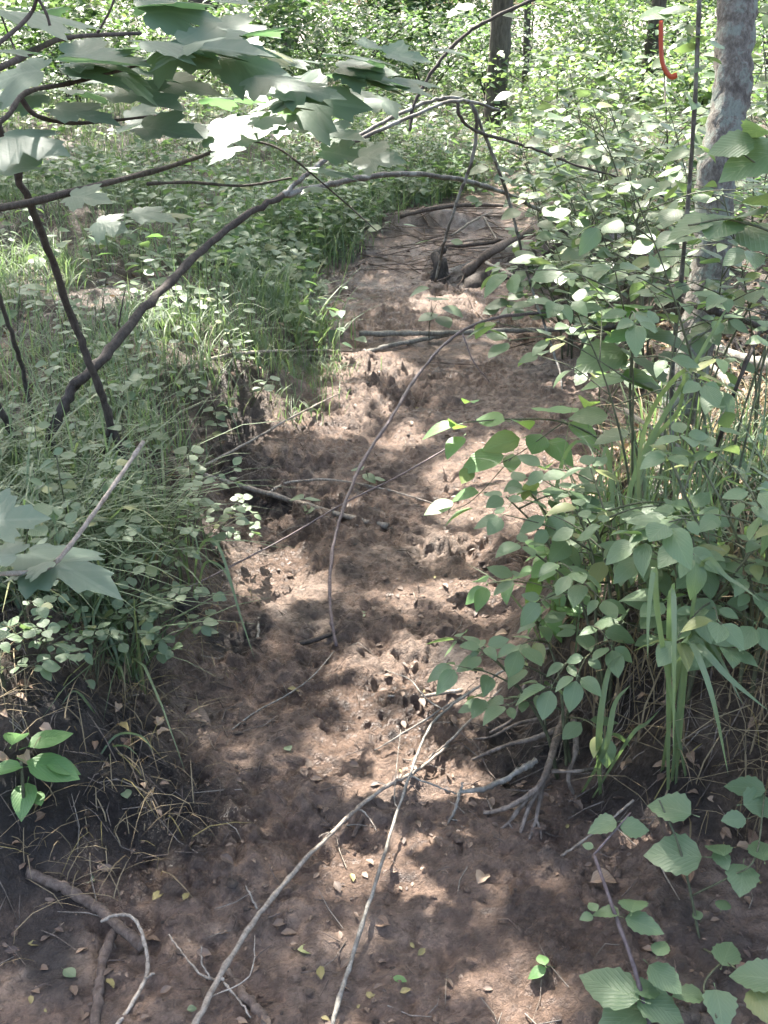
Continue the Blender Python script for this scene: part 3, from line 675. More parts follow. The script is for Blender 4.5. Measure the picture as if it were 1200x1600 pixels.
# bottom right brambles
sprig('bramble', 'bramble with a straight bare stem and toothed leaves at the bottom right', 'bramble',
      [G(1020, 1625, .0), G(990, 1510, .10), G(958, 1420, .16), G(928, 1335, .20)], .0042, .003,
      [(945, 1288, 46, 185), (988, 1293, 46, 0), (920, 1322, 18, 150), (990, 1412, 52, 70), (1002, 1442, 60, 340), (950, 1425, 42, 160), (927, 1417, 24, 110), (918, 1432, 22, 200), (960, 1545, 95, 150), (1035, 1525, 62, 310), (1025, 1570, 75, 330), (975, 1590, 80, 200), (1032, 1482, 40, 60), (1010, 1545, 50, 20)], L_se, M_cane,
      extra=[([G(928, 1335, .20), G(950, 1310, .21), G(985, 1270, .22)], .0022, .0014)], tilt=.15, droop=-.05)
sprig('bramble', 'bramble of separate toothed leaves on thin green stems in the bottom right corner', 'bramble',
      [G(1095, 1480, -.01), G(1080, 1400, .08), G(1060, 1320, .16), G(1030, 1250, .22)], .003, .0018,
      [(1060, 1335, 85, 170), (1052, 1262, 68, 150), (1122, 1325, 50, 100), (1160, 1368, 60, 250), (1130, 1414, 30, 60), (1135, 1492, 62, 60), (1090, 1430, 22, 100), (1080, 1553, 48, 180), (1125, 1568, 60, 270), (1185, 1525, 70, 160), (1188, 1565, 60, 280), (1170, 1230, 60, 160), (1185, 1255, 60, 10), (1150, 1280, 40, 190), (1190, 1330, 60, 80), (1127, 1340, 40, 280)], L_se,
      extra=[([G(1095, 1480, 0), G(1130, 1500, .06), G(1175, 1530, .09), G(1215, 1550, .1)], .0022, .0014), ([G(1080, 1400, .08), G(1140, 1370, .14), G(1180, 1340, .18), G(1195, 1240, .2)], .002, .0014), ([G(1130, 1500, .06), G(1100, 1540, .07), G(1120, 1590, .07)], .002, .0014)], tilt=.18, droop=-.05)
# bottom left broad-leaved plant and maple twig
sprig('broad_leaved_seedling', 'young plant with six smooth bright oval leaves at the left edge', 'seedling',
      [G(38, 1290, -.01), G(36, 1235, .05), G(33, 1190, .10)], .004, .003,
      [(25, 1150, 66, 95), (72, 1155, 70, 35), (10, 1200, 60, 190), (75, 1198, 85, 350), (38, 1242, 62, 275), (95, 1195, 50, 10), (58, 1245, 40, 300)], L_br, tilt=.12, droop=-.05)
sprig('maple_twig', 'pale bare twig with large maple leaves poking in at the left edge', 'twig',
      [P(-120, 905, 1.35), P(0, 897, 1.4), P(72, 888, 1.45), P(115, 845, 1.5), P(180, 755, 1.58), P(224, 690, 1.66)], .0042, .0036,
      [(110, 885, 150, 340), (45, 888, 70, 200), (20, 812, 90, 20), (-20, 870, 100, 170)], L_ma, M_pale, tilt=.2)

# small round-leaved plants on the left bank
small = [((60, 1010), .30, 'small round-leaved shrub on the left bank above the broad-leaved seedling'), ((150, 985), .30, 'small round-leaved shrub above the dark eroded bank'), ((230, 960), .26, 'small round-leaved shrub at the lip of the left bank'),
         ((20, 930), .36, 'round-leaved shrub behind the maple twig at the left edge'), ((110, 880), .34, 'round-leaved shrub just above the big maple leaf'), ((270, 880), .30, 'round-leaved shrub beside the purple cane on the left bank'), ((200, 1030), .20, 'lowest round-leaved plant overhanging the dark bank'), ((330, 870), .22, 'tiny round-leaved plant at the stream side of the left bank'), ((80, 1060), .16, 'short round-leaved plant left of the lowest one'), ((150, 1065), .20, 'round-leaved plant spilling over the dark bank under the shrubs'), ((245, 1010), .22, 'round-leaved plant at the right end of the bank lip'), ((20, 1075), .2, 'round-leaved plant at the left edge over the broad-leaved seedling')]
for (px, py), h, lab in small:
    shrub(G(px, py), h, lab, L_ro, .036, 2, (.05, -.05), .45, 2, 4, group='small shrubs on the left bank', r=.0025, tilt=.22, start=.15)

# white glinting leaves over the stream and small sprouts
sprig('glinting_sprout', 'sprout of four pale heart-shaped leaves shining over the fallen pole', 'sprout', [G(670, 535, 0), P(672, 500, 5.1), P(682, 475, 5.08)], .003, .0015,
      [(683, 467, 38, 70), (704, 484, 36, 340), (672, 494, 34, 200), (692, 500, 34, 300), (658, 453, 32, 180)], L_ro, tilt=.1)
sprig('stream_sprout', 'sprout with three round leaves on the purple cane in mid-stream', 'sprout', [G(580, 765, 0), G(575, 745, .05), G(572, 735, .09)], .0018, .001,
      [(560, 733, 26, 120), (575, 745, 26, 320), (590, 748, 22, 10)], L_ro, tilt=.1)
sprig('stream_sprout', 'sprout with pale leaves hanging by the pale stick in mid-stream', 'sprout', [G(485, 812, 0), G(480, 795, .05), G(476, 785, .09)], .0018, .001,
      [(465, 778, 28, 150), (486, 780, 28, 20), (480, 797, 30, 200), (498, 818, 24, 270)], L_ro, tilt=.1)
sprig('stream_sprout', 'two-leaved green sprout standing in the mud near the bottom right', 'sprout', [G(870, 1512, -.004), G(858, 1510, .02), G(848, 1508, .03)], .0016, .001, [(842, 1517, 30, 200), (848, 1500, 28, 100)], L_br, tilt=.1)
sprig('stream_sprout', 'sprout of round leaves at the head of the fallen pole', 'sprout', [G(800, 500, -.004), P(795, 480, 5.5), P(790, 465, 5.5)], .003, .0015, [(780, 475, 40, 160), (800, 478, 36, 340), (770, 484, 28, 190), (790, 462, 34, 80)], L_ro, tilt=.15)

# ground cover seedlings on the left and far side
LC = 'seedlings carpeting the left undergrowth'
def seedling(x, y, h, n_, size, label, group, meshes=None):
    z = gz(x, y); t = empty('seedling', (x, y, z), label, 'seedling', group)
    p1 = np.array([random.gauss(0, .03), random.gauss(0, .03), h])
    put_tube('stem', tube([np.array([0, 0, -.01]), p1 * .5, p1], .0025, .0015, 4, 2), M_stem, t)
    for k in range(n_):
        a = k * 2.4 + random.random(); u = 1 - .5 * k / n_
        put_leaf(t, np.array([x, y, z]) + p1 * u, (math.cos(a), math.sin(a), random.uniform(-.2, .25)), rand_up(.22), size * random.uniform(.75, 1.2), meshes or L_ov)
cnt = 0
for k in range(1500):
    y = random.uniform(4.2, 11.5); x = random.uniform(-.43 * y, .2)
    l, r_ = edges(np.array([y])); l = float(l[0])
    if x > l - .05 or float(fbm(np.array([x]), np.array([y]), 1.0, 2, 301)[0]) < -.08: continue
    if cnt >= 250: break
    cnt += 1
    seedling(x, y, random.uniform(.08, .28), random.randint(5, 8), random.uniform(.06, .10), 'small pale green seedling in the undergrowth left of the stream', LC)
for k, (px, py) in enumerate([(385, 420), (420, 405), (455, 395), (490, 400), (360, 440), (440, 430), (410, 450)]):
    p_ = G(px, py); seedling(p_[0], p_[1], random.uniform(.12, .25), 9, .09, 'larger seedling on the overhanging lip of the far left bank', 'seedlings on the far bank lip')
cnt = 0
for k in range(600):
    y = random.uniform(2.1, 4.6); x = random.uniform(-.42 * y - .1, -.45)
    if x > float(edges(np.array([y]))[0][0]) - .06 or cnt >= 90: continue
    cnt += 1
    seedling(x, y, random.uniform(.10, .26), random.randint(5, 9), random.uniform(.032, .055), 'tiny round-leaved seedling among the grass of the left bank', 'seedlings among the left bank grass', L_ro)
# the rest of the far carpet
N = 9500
yy = 7 + 25 * R.random(N) ** 1.25; xx = R.uniform(-.45, .45, N) * (yy + 1)
ok = (bed_mask(xx, yy) < .2) & (fbm(xx, yy, 1.2, 2, 303) > -.25); xx, yy = xx[ok], yy[ok]
ye = R.uniform(4.9, 10.4, 620); le, re_ = edges(ye); left = R.random(620) < .72
xe = np.where(left, le + .10 - np.abs(R.normal(0, .40, 620)), re_ - .05 + np.abs(R.normal(0, .3, 620)))
ye2 = R.uniform(9.6, 11.6, 160); xe2 = R.uniform(-.6, 1.9, 160)
xx = np.concatenate([xx, xe, xe2]); yy = np.concatenate([yy, ye, ye2])
cx_ = np.repeat(xx, 5) + R.normal(0, .05, 5 * len(xx)); cy2 = np.repeat(yy, 5) + R.normal(0, .05, 5 * len(xx))
v, q, tt, uv, rn = cloud(np.stack([cx_, cy2, zg(cx_, cy2) + R.uniform(.04, .30, len(cx_))], 1), rdirs(len(cx_), -.3, .3), rups(len(cx_), .3), R.uniform(.05, .10, len(cx_)) * (1 + .05 * np.clip(cy2 - 12, 0, 20)))
tag(add('ground_cover', mesh_arrays('ground_cover', v, q, tt, uv, (M_far,), attrs={'rnd': rn})), 'carpet of small green leaves covering the far forest floor', 'ground cover', kind='stuff')

# ------------------------------------------------------------------ grass
def grass_field(name, label, x, y, nb, L, w, bend, mt, spread=.05, z=None, cat='grass'):
    bx = np.repeat(x, nb) + R.normal(0, spread, nb * len(x)); by = np.repeat(y, nb) + R.normal(0, spread, nb * len(x))
    Lr = np.repeat(R.uniform(.7, 1.2, len(x)), nb) * R.uniform(.55, 1.15, len(bx)) * L
    b = np.stack([bx, by, zg(bx, by) - .01], 1)
    v, q, uv, rn = blades(b, Lr, R.uniform(.6, 1.3, len(bx)) * w, np.clip(R.normal(bend, .25, len(bx)), .05, 1.2))
    return tag(add(name, mesh_arrays(name, v, q, None, uv, (mt,), attrs={'rnd': rn})), label, cat, kind='stuff')
def scatter(N, y0, y1, xa, xb, thr, seed, scale=.6, yp=1.0):
    y = y0 + (y1 - y0) * R.random(N) ** yp; lo = np.broadcast_to(xa(y), y.shape); hi = np.broadcast_to(xb(y), y.shape); x = lo + (hi - lo) * R.random(N)
    k = fbm(x, y, scale, 2, seed) > thr
    return x[k], y[k]
eL = lambda o: (lambda y: edges(y)[0] - o)
eR = lambda o: (lambda y: edges(y)[1] + o)
x, y = scatter(760, 2.15, 7.5, lambda y: -.42 * y - .5, eL(.16), -.22, 401, yp=1.2)
grass_field('grass', 'tangled fine green grass covering the left bank', x, y, 13, .27, .0022, .6, M_grass)
x, y = scatter(2200, 7, 19, lambda y: -.43 * y, lambda y: .25 * y, -.2, 402)
k = bed_mask(x, y) < .15
xg = R.uniform(5.0, 10.3, 330); x = np.concatenate([x[k], edges(xg)[0] + .04 - np.abs(R.normal(0, .3, 330))]); y = np.concatenate([y[k], xg]); k = np.ones(len(x), bool)
grass_field('grass', 'soft thin grass of the far clearing', x[k], y[k], 11, .34, .0035, .5, M_grass, .08)
x, y = scatter(190, 1.7, 3.0, eR(.12), lambda y: .42 * y + .4, -.2, 403)
grass_field('grass', 'green grass stems between the shrubs of the right bank', x, y, 6, .42, .003, .45, M_grass)
x, y = scatter(330, 1.5, 3.4, eR(.08), lambda y: .42 * y + .4, -.25, 404)
grass_field('dry_grass', 'dry straw-coloured grass stalks tangled on the right bank', x, y, 8, .30, .0016, .7, M_dry, cat='dry grass')
x, y = scatter(210, 1.35, 4.2, lambda y: -.42 * y - .2, eL(-.02), -.1, 405)
grass_field('dry_grass', 'dry straw fibres matted on the dark left bank', x, y, 7, .13, .0011, 1.0, M_dry, cat='dry grass')
x, y = scatter(240, 4.0, 5.0, lambda y: -1.3 + 0 * y, eL(-.12), -.3, 406)
grass_field('grass', 'short grass on the low mud spit beside the stream', x, y, 8, .13, .002, .6, M_grass)
x, y = scatter(170, 2.1, 2.9, lambda y: -.42 * y - .2, eL(.10), -.3, 407)
grass_field('grass', 'longer drooping grass at the lip of the left bank', x, y, 9, .36, .003, .85, M_grass, .03)

def blade_clump(label, base, specs, w, name='grass_clump'):
    base = np.asarray(base, float); t = empty(name, base, label, 'grass')
    for path, ww in specs:
        c = catmull(path, 5); n_ = len(c); u = np.linspace(0, 1, n_)
        tg = np.gradient(c, axis=0); sd_ = np.cross(tg, np.array([0.25, -1, .3])); sd_ /= np.linalg.norm(sd_, axis=1)[:, None] + 1e-9
        nn = np.cross(sd_, tg); nn /= np.linalg.norm(nn, axis=1)[:, None] + 1e-9
        wd = ww * (np.clip(.45 + 1.6 * u, 0, 1) * (1 - u ** 3) + .02)
        v = np.stack([c - sd_ * wd[:, None] + nn * wd[:, None] * .25, c, c + sd_ * wd[:, None] + nn * wd[:, None] * .25], 1).reshape(-1, 3) - base
        q = np.array([(3 * i + a, 3 * i + a + 1, 3 * i + a + 4, 3 * i + a + 3) for i in range(n_ - 1) for a in (0, 1)])
        uv = np.stack([np.tile([-1, 0.02, 1], n_), np.repeat(u, 3)], 1)
        add('blade', mesh_arrays('blade', v, q, None, uv, (M_grass,)), t)
    return t
b = G(1050, 1215)
bp = lambda *a: [np.array([b[0] + random.gauss(0, .015), b[1] + random.gauss(0, .015), b[2] - .01])] + [P(*q_) for q_ in a]
blade_clump('clump of broad ribbon-like grass blades hanging in the right foreground', b, [
    (bp((1045, 1000, 1.68), (1050, 915, 1.62), (1053, 1000, 1.53), (1052, 1180, 1.5)), .0075),
    (bp((1030, 980, 1.62), (1022, 890, 1.6), (1013, 960, 1.56), (1012, 1030, 1.53)), .006),
    (bp((1060, 1040, 1.68), (1075, 1000, 1.62), (1110, 1080, 1.53), (1138, 1210, 1.5)), .008),
    (bp((1070, 1030, 1.68), (1090, 1010, 1.62), (1140, 1060, 1.56), (1200, 1110, 1.53)), .008),
    (bp((1070, 1010, 1.72), (1085, 980, 1.72), (1120, 1020, 1.68), (1160, 1100, 1.62)), .006),
    (bp((1090, 900, 1.70), (1140, 905, 1.68), (1190, 940, 1.62)), .005)], .008)
b = G(935, 1240)
blade_clump('pair of upright grass blades rising from the roots at right', b, [(bp((935, 1150, 1.75), (950, 1050, 1.78), (975, 1020, 1.8)), .0075), (bp((945, 1170, 1.75), (960, 1100, 1.76), (985, 1070, 1.77)), .007), (bp((985, 1150, 1.78), (1010, 1130, 1.8), (1030, 1110, 1.8)), .005)], .007)
b = G(980, 950)
blade_clump('tall broad grass blade rising past the toothed-leaf sapling', b, [(bp((985, 760, 2.3), (1090, 560, 2.35), (1155, 450, 2.4)), .007), (bp((1000, 700, 2.3), (1060, 585, 2.3), (1110, 590, 2.25), (1160, 620, 2.2)), .006), (bp((955, 760, 2.3), (945, 700, 2.3), (935, 800, 2.25)), .006), (bp((1005, 720, 2.35), (1060, 640, 2.35), (1070, 570, 2.3), (1085, 620, 2.25)), .006)], .007)
b = G(880, 920)
blade_clump('arched grass blades beside the bright sandy patch', b, [(bp((870, 760, 2.6), (900, 690, 2.6), (950, 720, 2.55)), .006), (bp((900, 790, 2.6), (925, 740, 2.6), (960, 700, 2.6)), .005), (bp((850, 800, 2.6), (815, 770, 2.6), (790, 800, 2.55)), .004)], .006)
b = G(300, 930)
blade_clump('drooping grass tuft overhanging the left bank edge', b, [(bp((310, 860, 2.5), (340, 850, 2.4), (375, 960, 2.3), (398, 1030, 2.2)), .004), (bp((280, 860, 2.5), (250, 850, 2.4), (215, 930, 2.3)), .004), (bp((290, 840, 2.5), (300, 820, 2.45), (318, 900, 2.35)), .0035), (bp((320, 880, 2.45), (350, 890, 2.4), (365, 930, 2.35)), .0035), (bp((270, 870, 2.5), (180, 870, 2.4), (150, 960, 2.3)), .004)], .004)
b = G(150, 1190)
blade_clump('thin grass blades curving over the dark bank near the seedling', b, [(bp((180, 1150, 1.85), (220, 1150, 1.83), (240, 1175, 1.8)), .0028), (bp((170, 1170, 1.85), (195, 1165, 1.82), (215, 1180, 1.8)), .0025), (bp((160, 1140, 1.9), (120, 1080, 1.9), (90, 1110, 1.85)), .003)], .003)
b = G(-10, 1330)
blade_clump('green blade arching in at the left edge above the cut log', b, [(bp((20, 1335, 1.62), (50, 1355, 1.58)), .004), (bp((10, 1310, 1.64), (35, 1330, 1.6)), .003)], .003)

# ------------------------------------------------------------------ bent sapling arching over the stream
def branchy(name, label, cat, base, segs, mt, group=None):
    base = np.asarray(base, float); t = empty(name, base, label, cat, group)
    for k, (nm, path, r0, r1, *m2) in enumerate(segs):
        put_tube(nm, tube([np.asarray(p_, float) for p_ in path], r0 * .7, r1 * .7, 9 if r0 > .01 else 6, 8, .09, r0 * .12), m2[0] if m2 else mt, t, base)
    return t
b0 = G(66, 752, -.02)
Yb = b0[1]
fork = P(442, 304, 3.95)
sap = branchy('bent_sapling', 'dark bent sapling whose stem arches over the stream from the left bank', 'sapling', b0, [
    ('stem', [b0, P(85, 670, Yb), P(115, 605, Yb + .05), P(150, 572, Yb + .1), P(215, 495, Yb + .3), P(300, 405, 3.6), P(375, 343, 3.8), fork], .0235, .0165, M_bark_dark),
    ('branch', [fork, P(500, 292, 4.1), P(560, 278, 4.3), P(640, 272, 4.6), P(740, 285, 5.0), P(830, 322, 5.3), P(890, 372, 5.5), P(940, 450, 5.6), P(965, 510, 5.5)], .017, .012, M_bark_arch),
    ('branch', [fork, P(470, 280, 4.0), P(492, 262, 4.05), P(540, 226, 4.15), P(600, 190, 4.3), P(660, 162, 4.5), P(710, 152, 4.6), P(738, 165, 4.65), P(755, 205, 4.7), P(790, 295, 4.8), P(812, 380, 4.85), P(832, 455, 4.9), P(868, 560, 4.7), P(886, 640, 4.4)], .0125, .007, M_bark_arch),
    ('branch', [P(540, 228, 4.1), P(570, 214, 4.1), P(640, 183, 4.2), P(715, 157, 4.35), P(780, 172, 4.6)], .011, .008, M_bark_arch),
    ('branch', [P(735, 160, 4.6), P(744, 185, 4.6), P(740, 240, 4.65), P(716, 310, 4.7), P(695, 375, 4.75), P(680, 440, 4.9)], .011, .008, M_bark_arch),
    ('branch', [P(715, 158, 4.5), P(718, 180, 4.5), P(745, 205, 4.6), P(820, 228, 4.8), P(900, 258, 5.0), P(985, 283, 5.2), P(1080, 330, 5.3)], .010, .006, M_bark_dark),
    ('branch', [P(640, 205, 4.4), P(648, 160, 4.45), P(690, 92, 4.5), P(738, 46, 4.55), P(800, 14, 4.6), P(880, -20, 4.7)], .009, .011, M_bark_dark)], M_bark_dark)
for px, py, spx, a in [(752, 8, 40, 180), (770, 20, 40, 350), (800, 8, 40, 20), (830, 5, 50, 0), (860, 0, 40, 90), (735, 15, 40, 200), (760, 122, 40, 170), (735, 145, 40, 200), (1050, 240, 40, 180), (770, 262, 40, 190), (780, 275, 36, 300), (808, 280, 30, 0), (820, 330, 40, 200), (840, 345, 34, 300), (830, 390, 45, 240), (845, 470, 50, 200), (860, 455, 40, 20), (700, 300, 24, 0), (850, 620, 50, 200), (870, 600, 50, 20), (895, 625, 50, 340), (600, 355, 26, 180), (625, 350, 26, 0), (676, 375, 28, 190), (700, 376, 24, 350)]:
    p_ = P(px, py, 4.75); put_leaf(sap, p_, (math.cos(rad(a)), math.sin(rad(a)), -.1), rand_up(.25), spx * depth(p_) / F, L_ro)
b1 = G(216, 775, -.02); Y1 = b1[1]
branchy('dark_sapling', 'straight dark sapling stem leaning left across the bent sapling', 'sapling', b1, [
    ('stem', [b1, P(176, 672, Y1), P(150, 590, Y1 - .05), P(110, 490, Y1 - .1), P(60, 350, Y1 - .25), P(5, 215, Y1 - .4), P(-60, 40, Y1 - .5)], .0165, .012),
    ('branch', [P(172, 655, Y1), P(167, 700, Y1 + .02), P(164, 750, Y1 + .05)], .011, .009),
    ('branch', [P(185, 510, Yb + .2), P(192, 470, Yb + .2), P(196, 450, Yb + .2)], .004, .002)], M_bark_dark)
b2 = G(56, 690, -.02)
branchy('dark_sapling', 'thin dark stem at the left edge leaning toward the bent sapling foot', 'sapling', b2, [('stem', [b2, P(40, 600, b2[1]), P(18, 520, b2[1] - .1), P(-20, 420, b2[1] - .2), P(-90, 250, b2[1] - .3)], .011, .008)], M_bark_dark)
b2 = G(52, 755, -.02)
branchy('dark_sapling', 'short dark stem at the left edge beside the bent sapling foot', 'sapling', b2, [('stem', [b2, P(25, 690, b2[1]), P(-5, 630, b2[1] - .05), P(-60, 540, b2[1] - .1)], .015, .012)], M_bark_dark)

# maple branches reaching in from the left at eye level
def maple_branch(label, path, r0, r1, extra, leaves):
    foot = np.asarray(path[0], float); t = empty('maple_branch', foot, label, 'branch')
    put_tube('stem', tube(path, r0, r1, 7, 7), M_bark_dark, t, foot)
    for e, a, b_ in extra: put_tube('twig', tube(e, a, b_, 6, 6), M_bark_dark, t, foot)
    more_ = [(px + random.gauss(0, 60), py + random.gauss(8, 34), w_ * random.uniform(.6, 1.0), a_ + random.gauss(0, 60), Y_ + random.uniform(-.1, .35)) for px, py, w_, a_, Y_ in leaves for _ in range(1)]
    for px, py, wpx, ang, Yd in [(a_[0] + random.gauss(0, 30), a_[1] + random.gauss(0, 16)) + a_[2:] for a_ in leaves] + more_[::2]:
        p_ = P(px, py, Yd); sz = wpx * depth(p_) / F * random.uniform(.85, 1.05); a = rad(ang)
        d = np.array([math.cos(a), math.sin(a), random.uniform(-.2, .0)])
        put_leaf(t, p_ - d * sz * .45, d, (random.gauss(0, .2), -.22 + random.gauss(0, .2), 1), sz * 1.1, L_ma)
    return t
def rl(n_, x0, x1, y0, y1, w0, w1, Y0, Y1):
    return [(random.uniform(x0, x1), random.uniform(y0, y1), random.uniform(w0, w1), random.choice((0, 20, -20, -60, 60, -90, 160, 200)), random.uniform(Y0, Y1)) for _ in range(n_)]
random.seed(21)
maple_branch('upper dark branch with large grey-green maple leaves at the top left', [P(-140, 150, 1.3), P(0, 105, 1.5), P(60, 75, 1.6), P(110, 58, 1.7), P(220, 52, 1.85)], .0055, .003,
    [([P(152, 52, 1.75), P(170, 20, 1.75), P(182, -10, 1.75)], .002, .0015), ([P(30, 90, 1.55), P(20, 70, 1.6), P(0, 20, 1.6)], .002, .001)],
    [(100, 45, 150, 30, 1.6), (180, 85, 150, -20, 1.8), (235, 60, 140, 40, 1.8), (265, 40, 150, 80, 1.9), (300, 30, 120, 30, 2.0), (250, 20, 130, 60, 2.0), (330, 60, 140, 20, 1.9), (285, 75, 130, -30, 1.9), (60, 30, 100, 90, 1.7)])
maple_branch('middle maple branch spreading tiers of grey-green leaves over the left bank', [P(-140, 260, 1.4), P(0, 190, 1.6), P(40, 145, 1.7), P(110, 130, 1.8), P(180, 112, 1.9), P(250, 90, 2.0)], .005, .0025,
    [([P(30, 150, 1.7), P(60, 182, 1.75), P(130, 192, 1.9), P(250, 180, 2.1)], .004, .002)],
    [(140, 100, 120, 10, 1.9), (110, 130, 110, -10, 1.8), (90, 110, 120, 170, 1.8), (200, 135, 120, -20, 2.0), (250, 105, 120, 30, 2.0), (300, 100, 130, 20, 2.1), (140, 160, 120, -15, 2.0), (220, 155, 110, -20, 2.0), (290, 125, 120, 0, 2.1), (340, 80, 130, 15, 2.1), (60, 160, 110, 200, 1.8), (50, 215, 130, -20, 1.7), (120, 215, 110, -10, 1.8), (30, 230, 100, 190, 1.7), (385, 95, 120, 10, 2.1), (400, 65, 100, 60, 2.2), (310, 85, 120, -30, 2.1), (360, 112, 130, 0, 2.15)])
maple_branch('lower maple branch with overlapping leaves reaching to the picture centre', [P(-160, 330, 1.9), P(0, 325, 2.2), P(150, 290, 2.4), P(260, 262, 2.6), P(330, 238, 2.7), P(385, 218, 2.8)], .010, .004,
    [([P(230, 287, 2.5), P(300, 285, 2.6), P(380, 290, 2.7), P(455, 278, 2.8)], .004, .003), ([P(385, 218, 2.8), P(440, 235, 2.8), P(520, 300, 2.85), P(590, 362, 2.9)], .003, .0015), ([P(385, 218, 2.8), P(300, 205, 2.8), P(280, 200, 2.8)], .002, .001), ([P(385, 218, 2.8), P(396, 180, 2.8), P(415, 140, 2.8), P(425, 110, 2.8)], .002, .001)],
    [(405, 105, 110, 0, 2.4), (450, 95, 110, 20, 2.5), (480, 130, 120, -20, 2.5), (520, 130, 130, 10, 2.6), (560, 130, 120, 0, 2.7), (590, 115, 120, 20, 2.7), (470, 165, 110, -10, 2.5), (440, 140, 100, 170, 2.5), (540, 100, 110, 60, 2.6), (610, 100, 80, 40, 2.8), (500, 185, 100, -30, 2.6), (420, 175, 100, 190, 2.6), (545, 210, 90, -20, 2.8), (500, 285, 40, -60, 2.8), (505, 250, 90, -10, 2.8), (130, 305, 80, -20, 2.3), (220, 305, 80, -10, 2.4), (190, 330, 60, -30, 2.4), (350, 190, 90, 0, 2.6), (280, 180, 90, 20, 2.5), (330, 210, 80, 200, 2.6), (580, 85, 90, 100, 2.7), (620, 145, 80, 0, 2.8), (380, 150, 100, 10, 2.4), (570, 155, 110, -15, 2.7)])
maple_branch('pale twig tip crossing the upper left corner', [P(-60, 110, 1.3), P(0, 66, 1.35), P(45, 25, 1.4), P(60, -10, 1.4)], .003, .0025, [([P(58, -5, 1.4), P(72, 20, 1.4), P(78, 40, 1.4)], .002, .0018)], [(-10, 40, 90, 30, 1.4), (20, 5, 90, 60, 1.45)])

# ------------------------------------------------------------------ orange marker tape
st = [G(1045, 300, -.01), P(1042, 210, 6.05), P(1038, 120, 6.0), P(1033, 30, 6.0), P(1030, -40, 6.0)]
branchy('marked_sapling', 'thin dark sapling stem that carries the orange ribbon', 'sapling', st[0], [('stem', st, .008, .005)], M_bark_dark)
pth = catmull([P(1033, 32, 5.97), P(1033, 70, 5.96), P(1035, 97, 5.95), P(1042, 113, 5.95), P(1049, 120, 5.95), P(1058, 117, 5.96)], 5)
tg = np.gradient(pth, axis=0); sd_ = np.cross(tg, np.array([0, 1.0, 0])); sd_ /= np.linalg.norm(sd_, axis=1)[:, None]
sd_ = sd_ + np.array([0, .35, 0]) * np.sin(np.linspace(0, 4, len(pth)))[:, None]
wd = np.interp(np.linspace(0, 1, len(pth)), [0, .1, .75, .9, 1], [.010, .012, .012, .016, .013])[:, None]
th = np.array([0, .0015, 0])
ring = np.stack([pth - sd_ * wd, pth + np.array([0, -.004, 0]), pth + sd_ * wd, pth + sd_ * wd + th, pth + th, pth - sd_ * wd + th], 1)
n_ = len(pth); v = ring.reshape(-1, 3); q = np.array([(6 * i + a, 6 * i + (a + 1) % 6, 6 * i + 6 + (a + 1) % 6, 6 * i + 6 + a) for i in range(n_ - 1) for a in range(6)])
o = add('marker_ribbon', mesh_arrays('marker_ribbon', v - v[0], q, None, None, (M_tape,)), None, tuple(v[0]))
tag(o, 'bright orange marker ribbon hanging with a hooked end at the upper right', 'ribbon')

# ------------------------------------------------------------------ fallen sticks, logs and roots
def stick(name, label, cat, path, r0, r1, mt, twigs=(), lift=0.0, group=None, sides=8, knot=.10):
    pts = [G(*p_) for p_ in path]
    base = pts[0].copy(); ks = .72 if depth(pts[0]) < 2.7 else 1.05; r0 *= ks; r1 *= ks; knot *= 1.3; jit = min(r0 * .16, .0012)
    if not twigs:
        return tag(put_tube(name, tube(pts, r0, r1, sides, 8, knot, jit), mt, None, base), label, cat, group)
    t = empty(name, base, label, cat, group)
    put_tube('stem', tube(pts, r0, r1, sides, 8, knot, jit), mt, t, base)
    for tp_, a, b_ in twigs: put_tube('twig', tube([G(*p_) for p_ in tp_], a * .8, b_ * .8, 6, 6, .15, .0008), mt, t, base)
    return t
stick('fallen_branch', 'long pale brown branch slanting up from the bottom edge', 'branch', [(285, 1640, .03), (310, 1590, .035), (370, 1480, .035), (440, 1385, .03), (520, 1300, .03), (560, 1262, .035), (605, 1228, .04), (650, 1205, .04), (700, 1165, .03)], .0085, .0045, M_pale,
      [([(402, 1420, .035), (392, 1400, .05), (384, 1384, .06)], .003, .0015), ([(325, 1560, .03), (390, 1525, .03), (398, 1462, .05)], .002, .001), ([(350, 1530, .035), (318, 1525, .03), (285, 1490, .03), (264, 1460, .04)], .0032, .0015), ([(330, 1530, .035), (315, 1505, .05), (314, 1478, .06)], .0028, .0013), ([(350, 1535, .03), (375, 1565, .02), (392, 1590, .01)], .003, .0018), ([(560, 1262, .035), (575, 1275, .02), (590, 1300, .005)], .0025, .001), ([(520, 1300, .03), (505, 1303, .04), (498, 1308, .04)], .002, .001), ([(605, 1228, .04), (590, 1222, .05), (592, 1222, .05)], .002, .001)])
stick('fallen_branch', 'long thin grey branch running up the stream bed from the bottom edge', 'branch', [(512, 1640, .03), (525, 1580, .035), (552, 1490, .035), (590, 1370, .04), (622, 1265, .05), (650, 1185, .06), (680, 1125, .08), (740, 1078, .10), (800, 1040, .10), (860, 1012, .08)], .0058, .0035, M_grey,
      [([(695, 1110, .085), (670, 1095, .07), (640, 1062, .05), (605, 1048, .02)], .003, .0015), ([(640, 1212, .06), (690, 1232, .04), (715, 1240, .03)], .003, .002), ([(735, 1080, .1), (640, 1140, .05), (585, 1172, .02)], .0035, .002), ([(622, 1265, .05), (616, 1240, .05), (626, 1140, .05)], .0015, .001)])
stick('fallen_branch', 'thin straight stick crossing above the grey branch by the roots', 'branch', [(670, 1185, .02), (700, 1160, .04), (740, 1120, .06), (785, 1075, .08)], .004, .0025, M_pale)
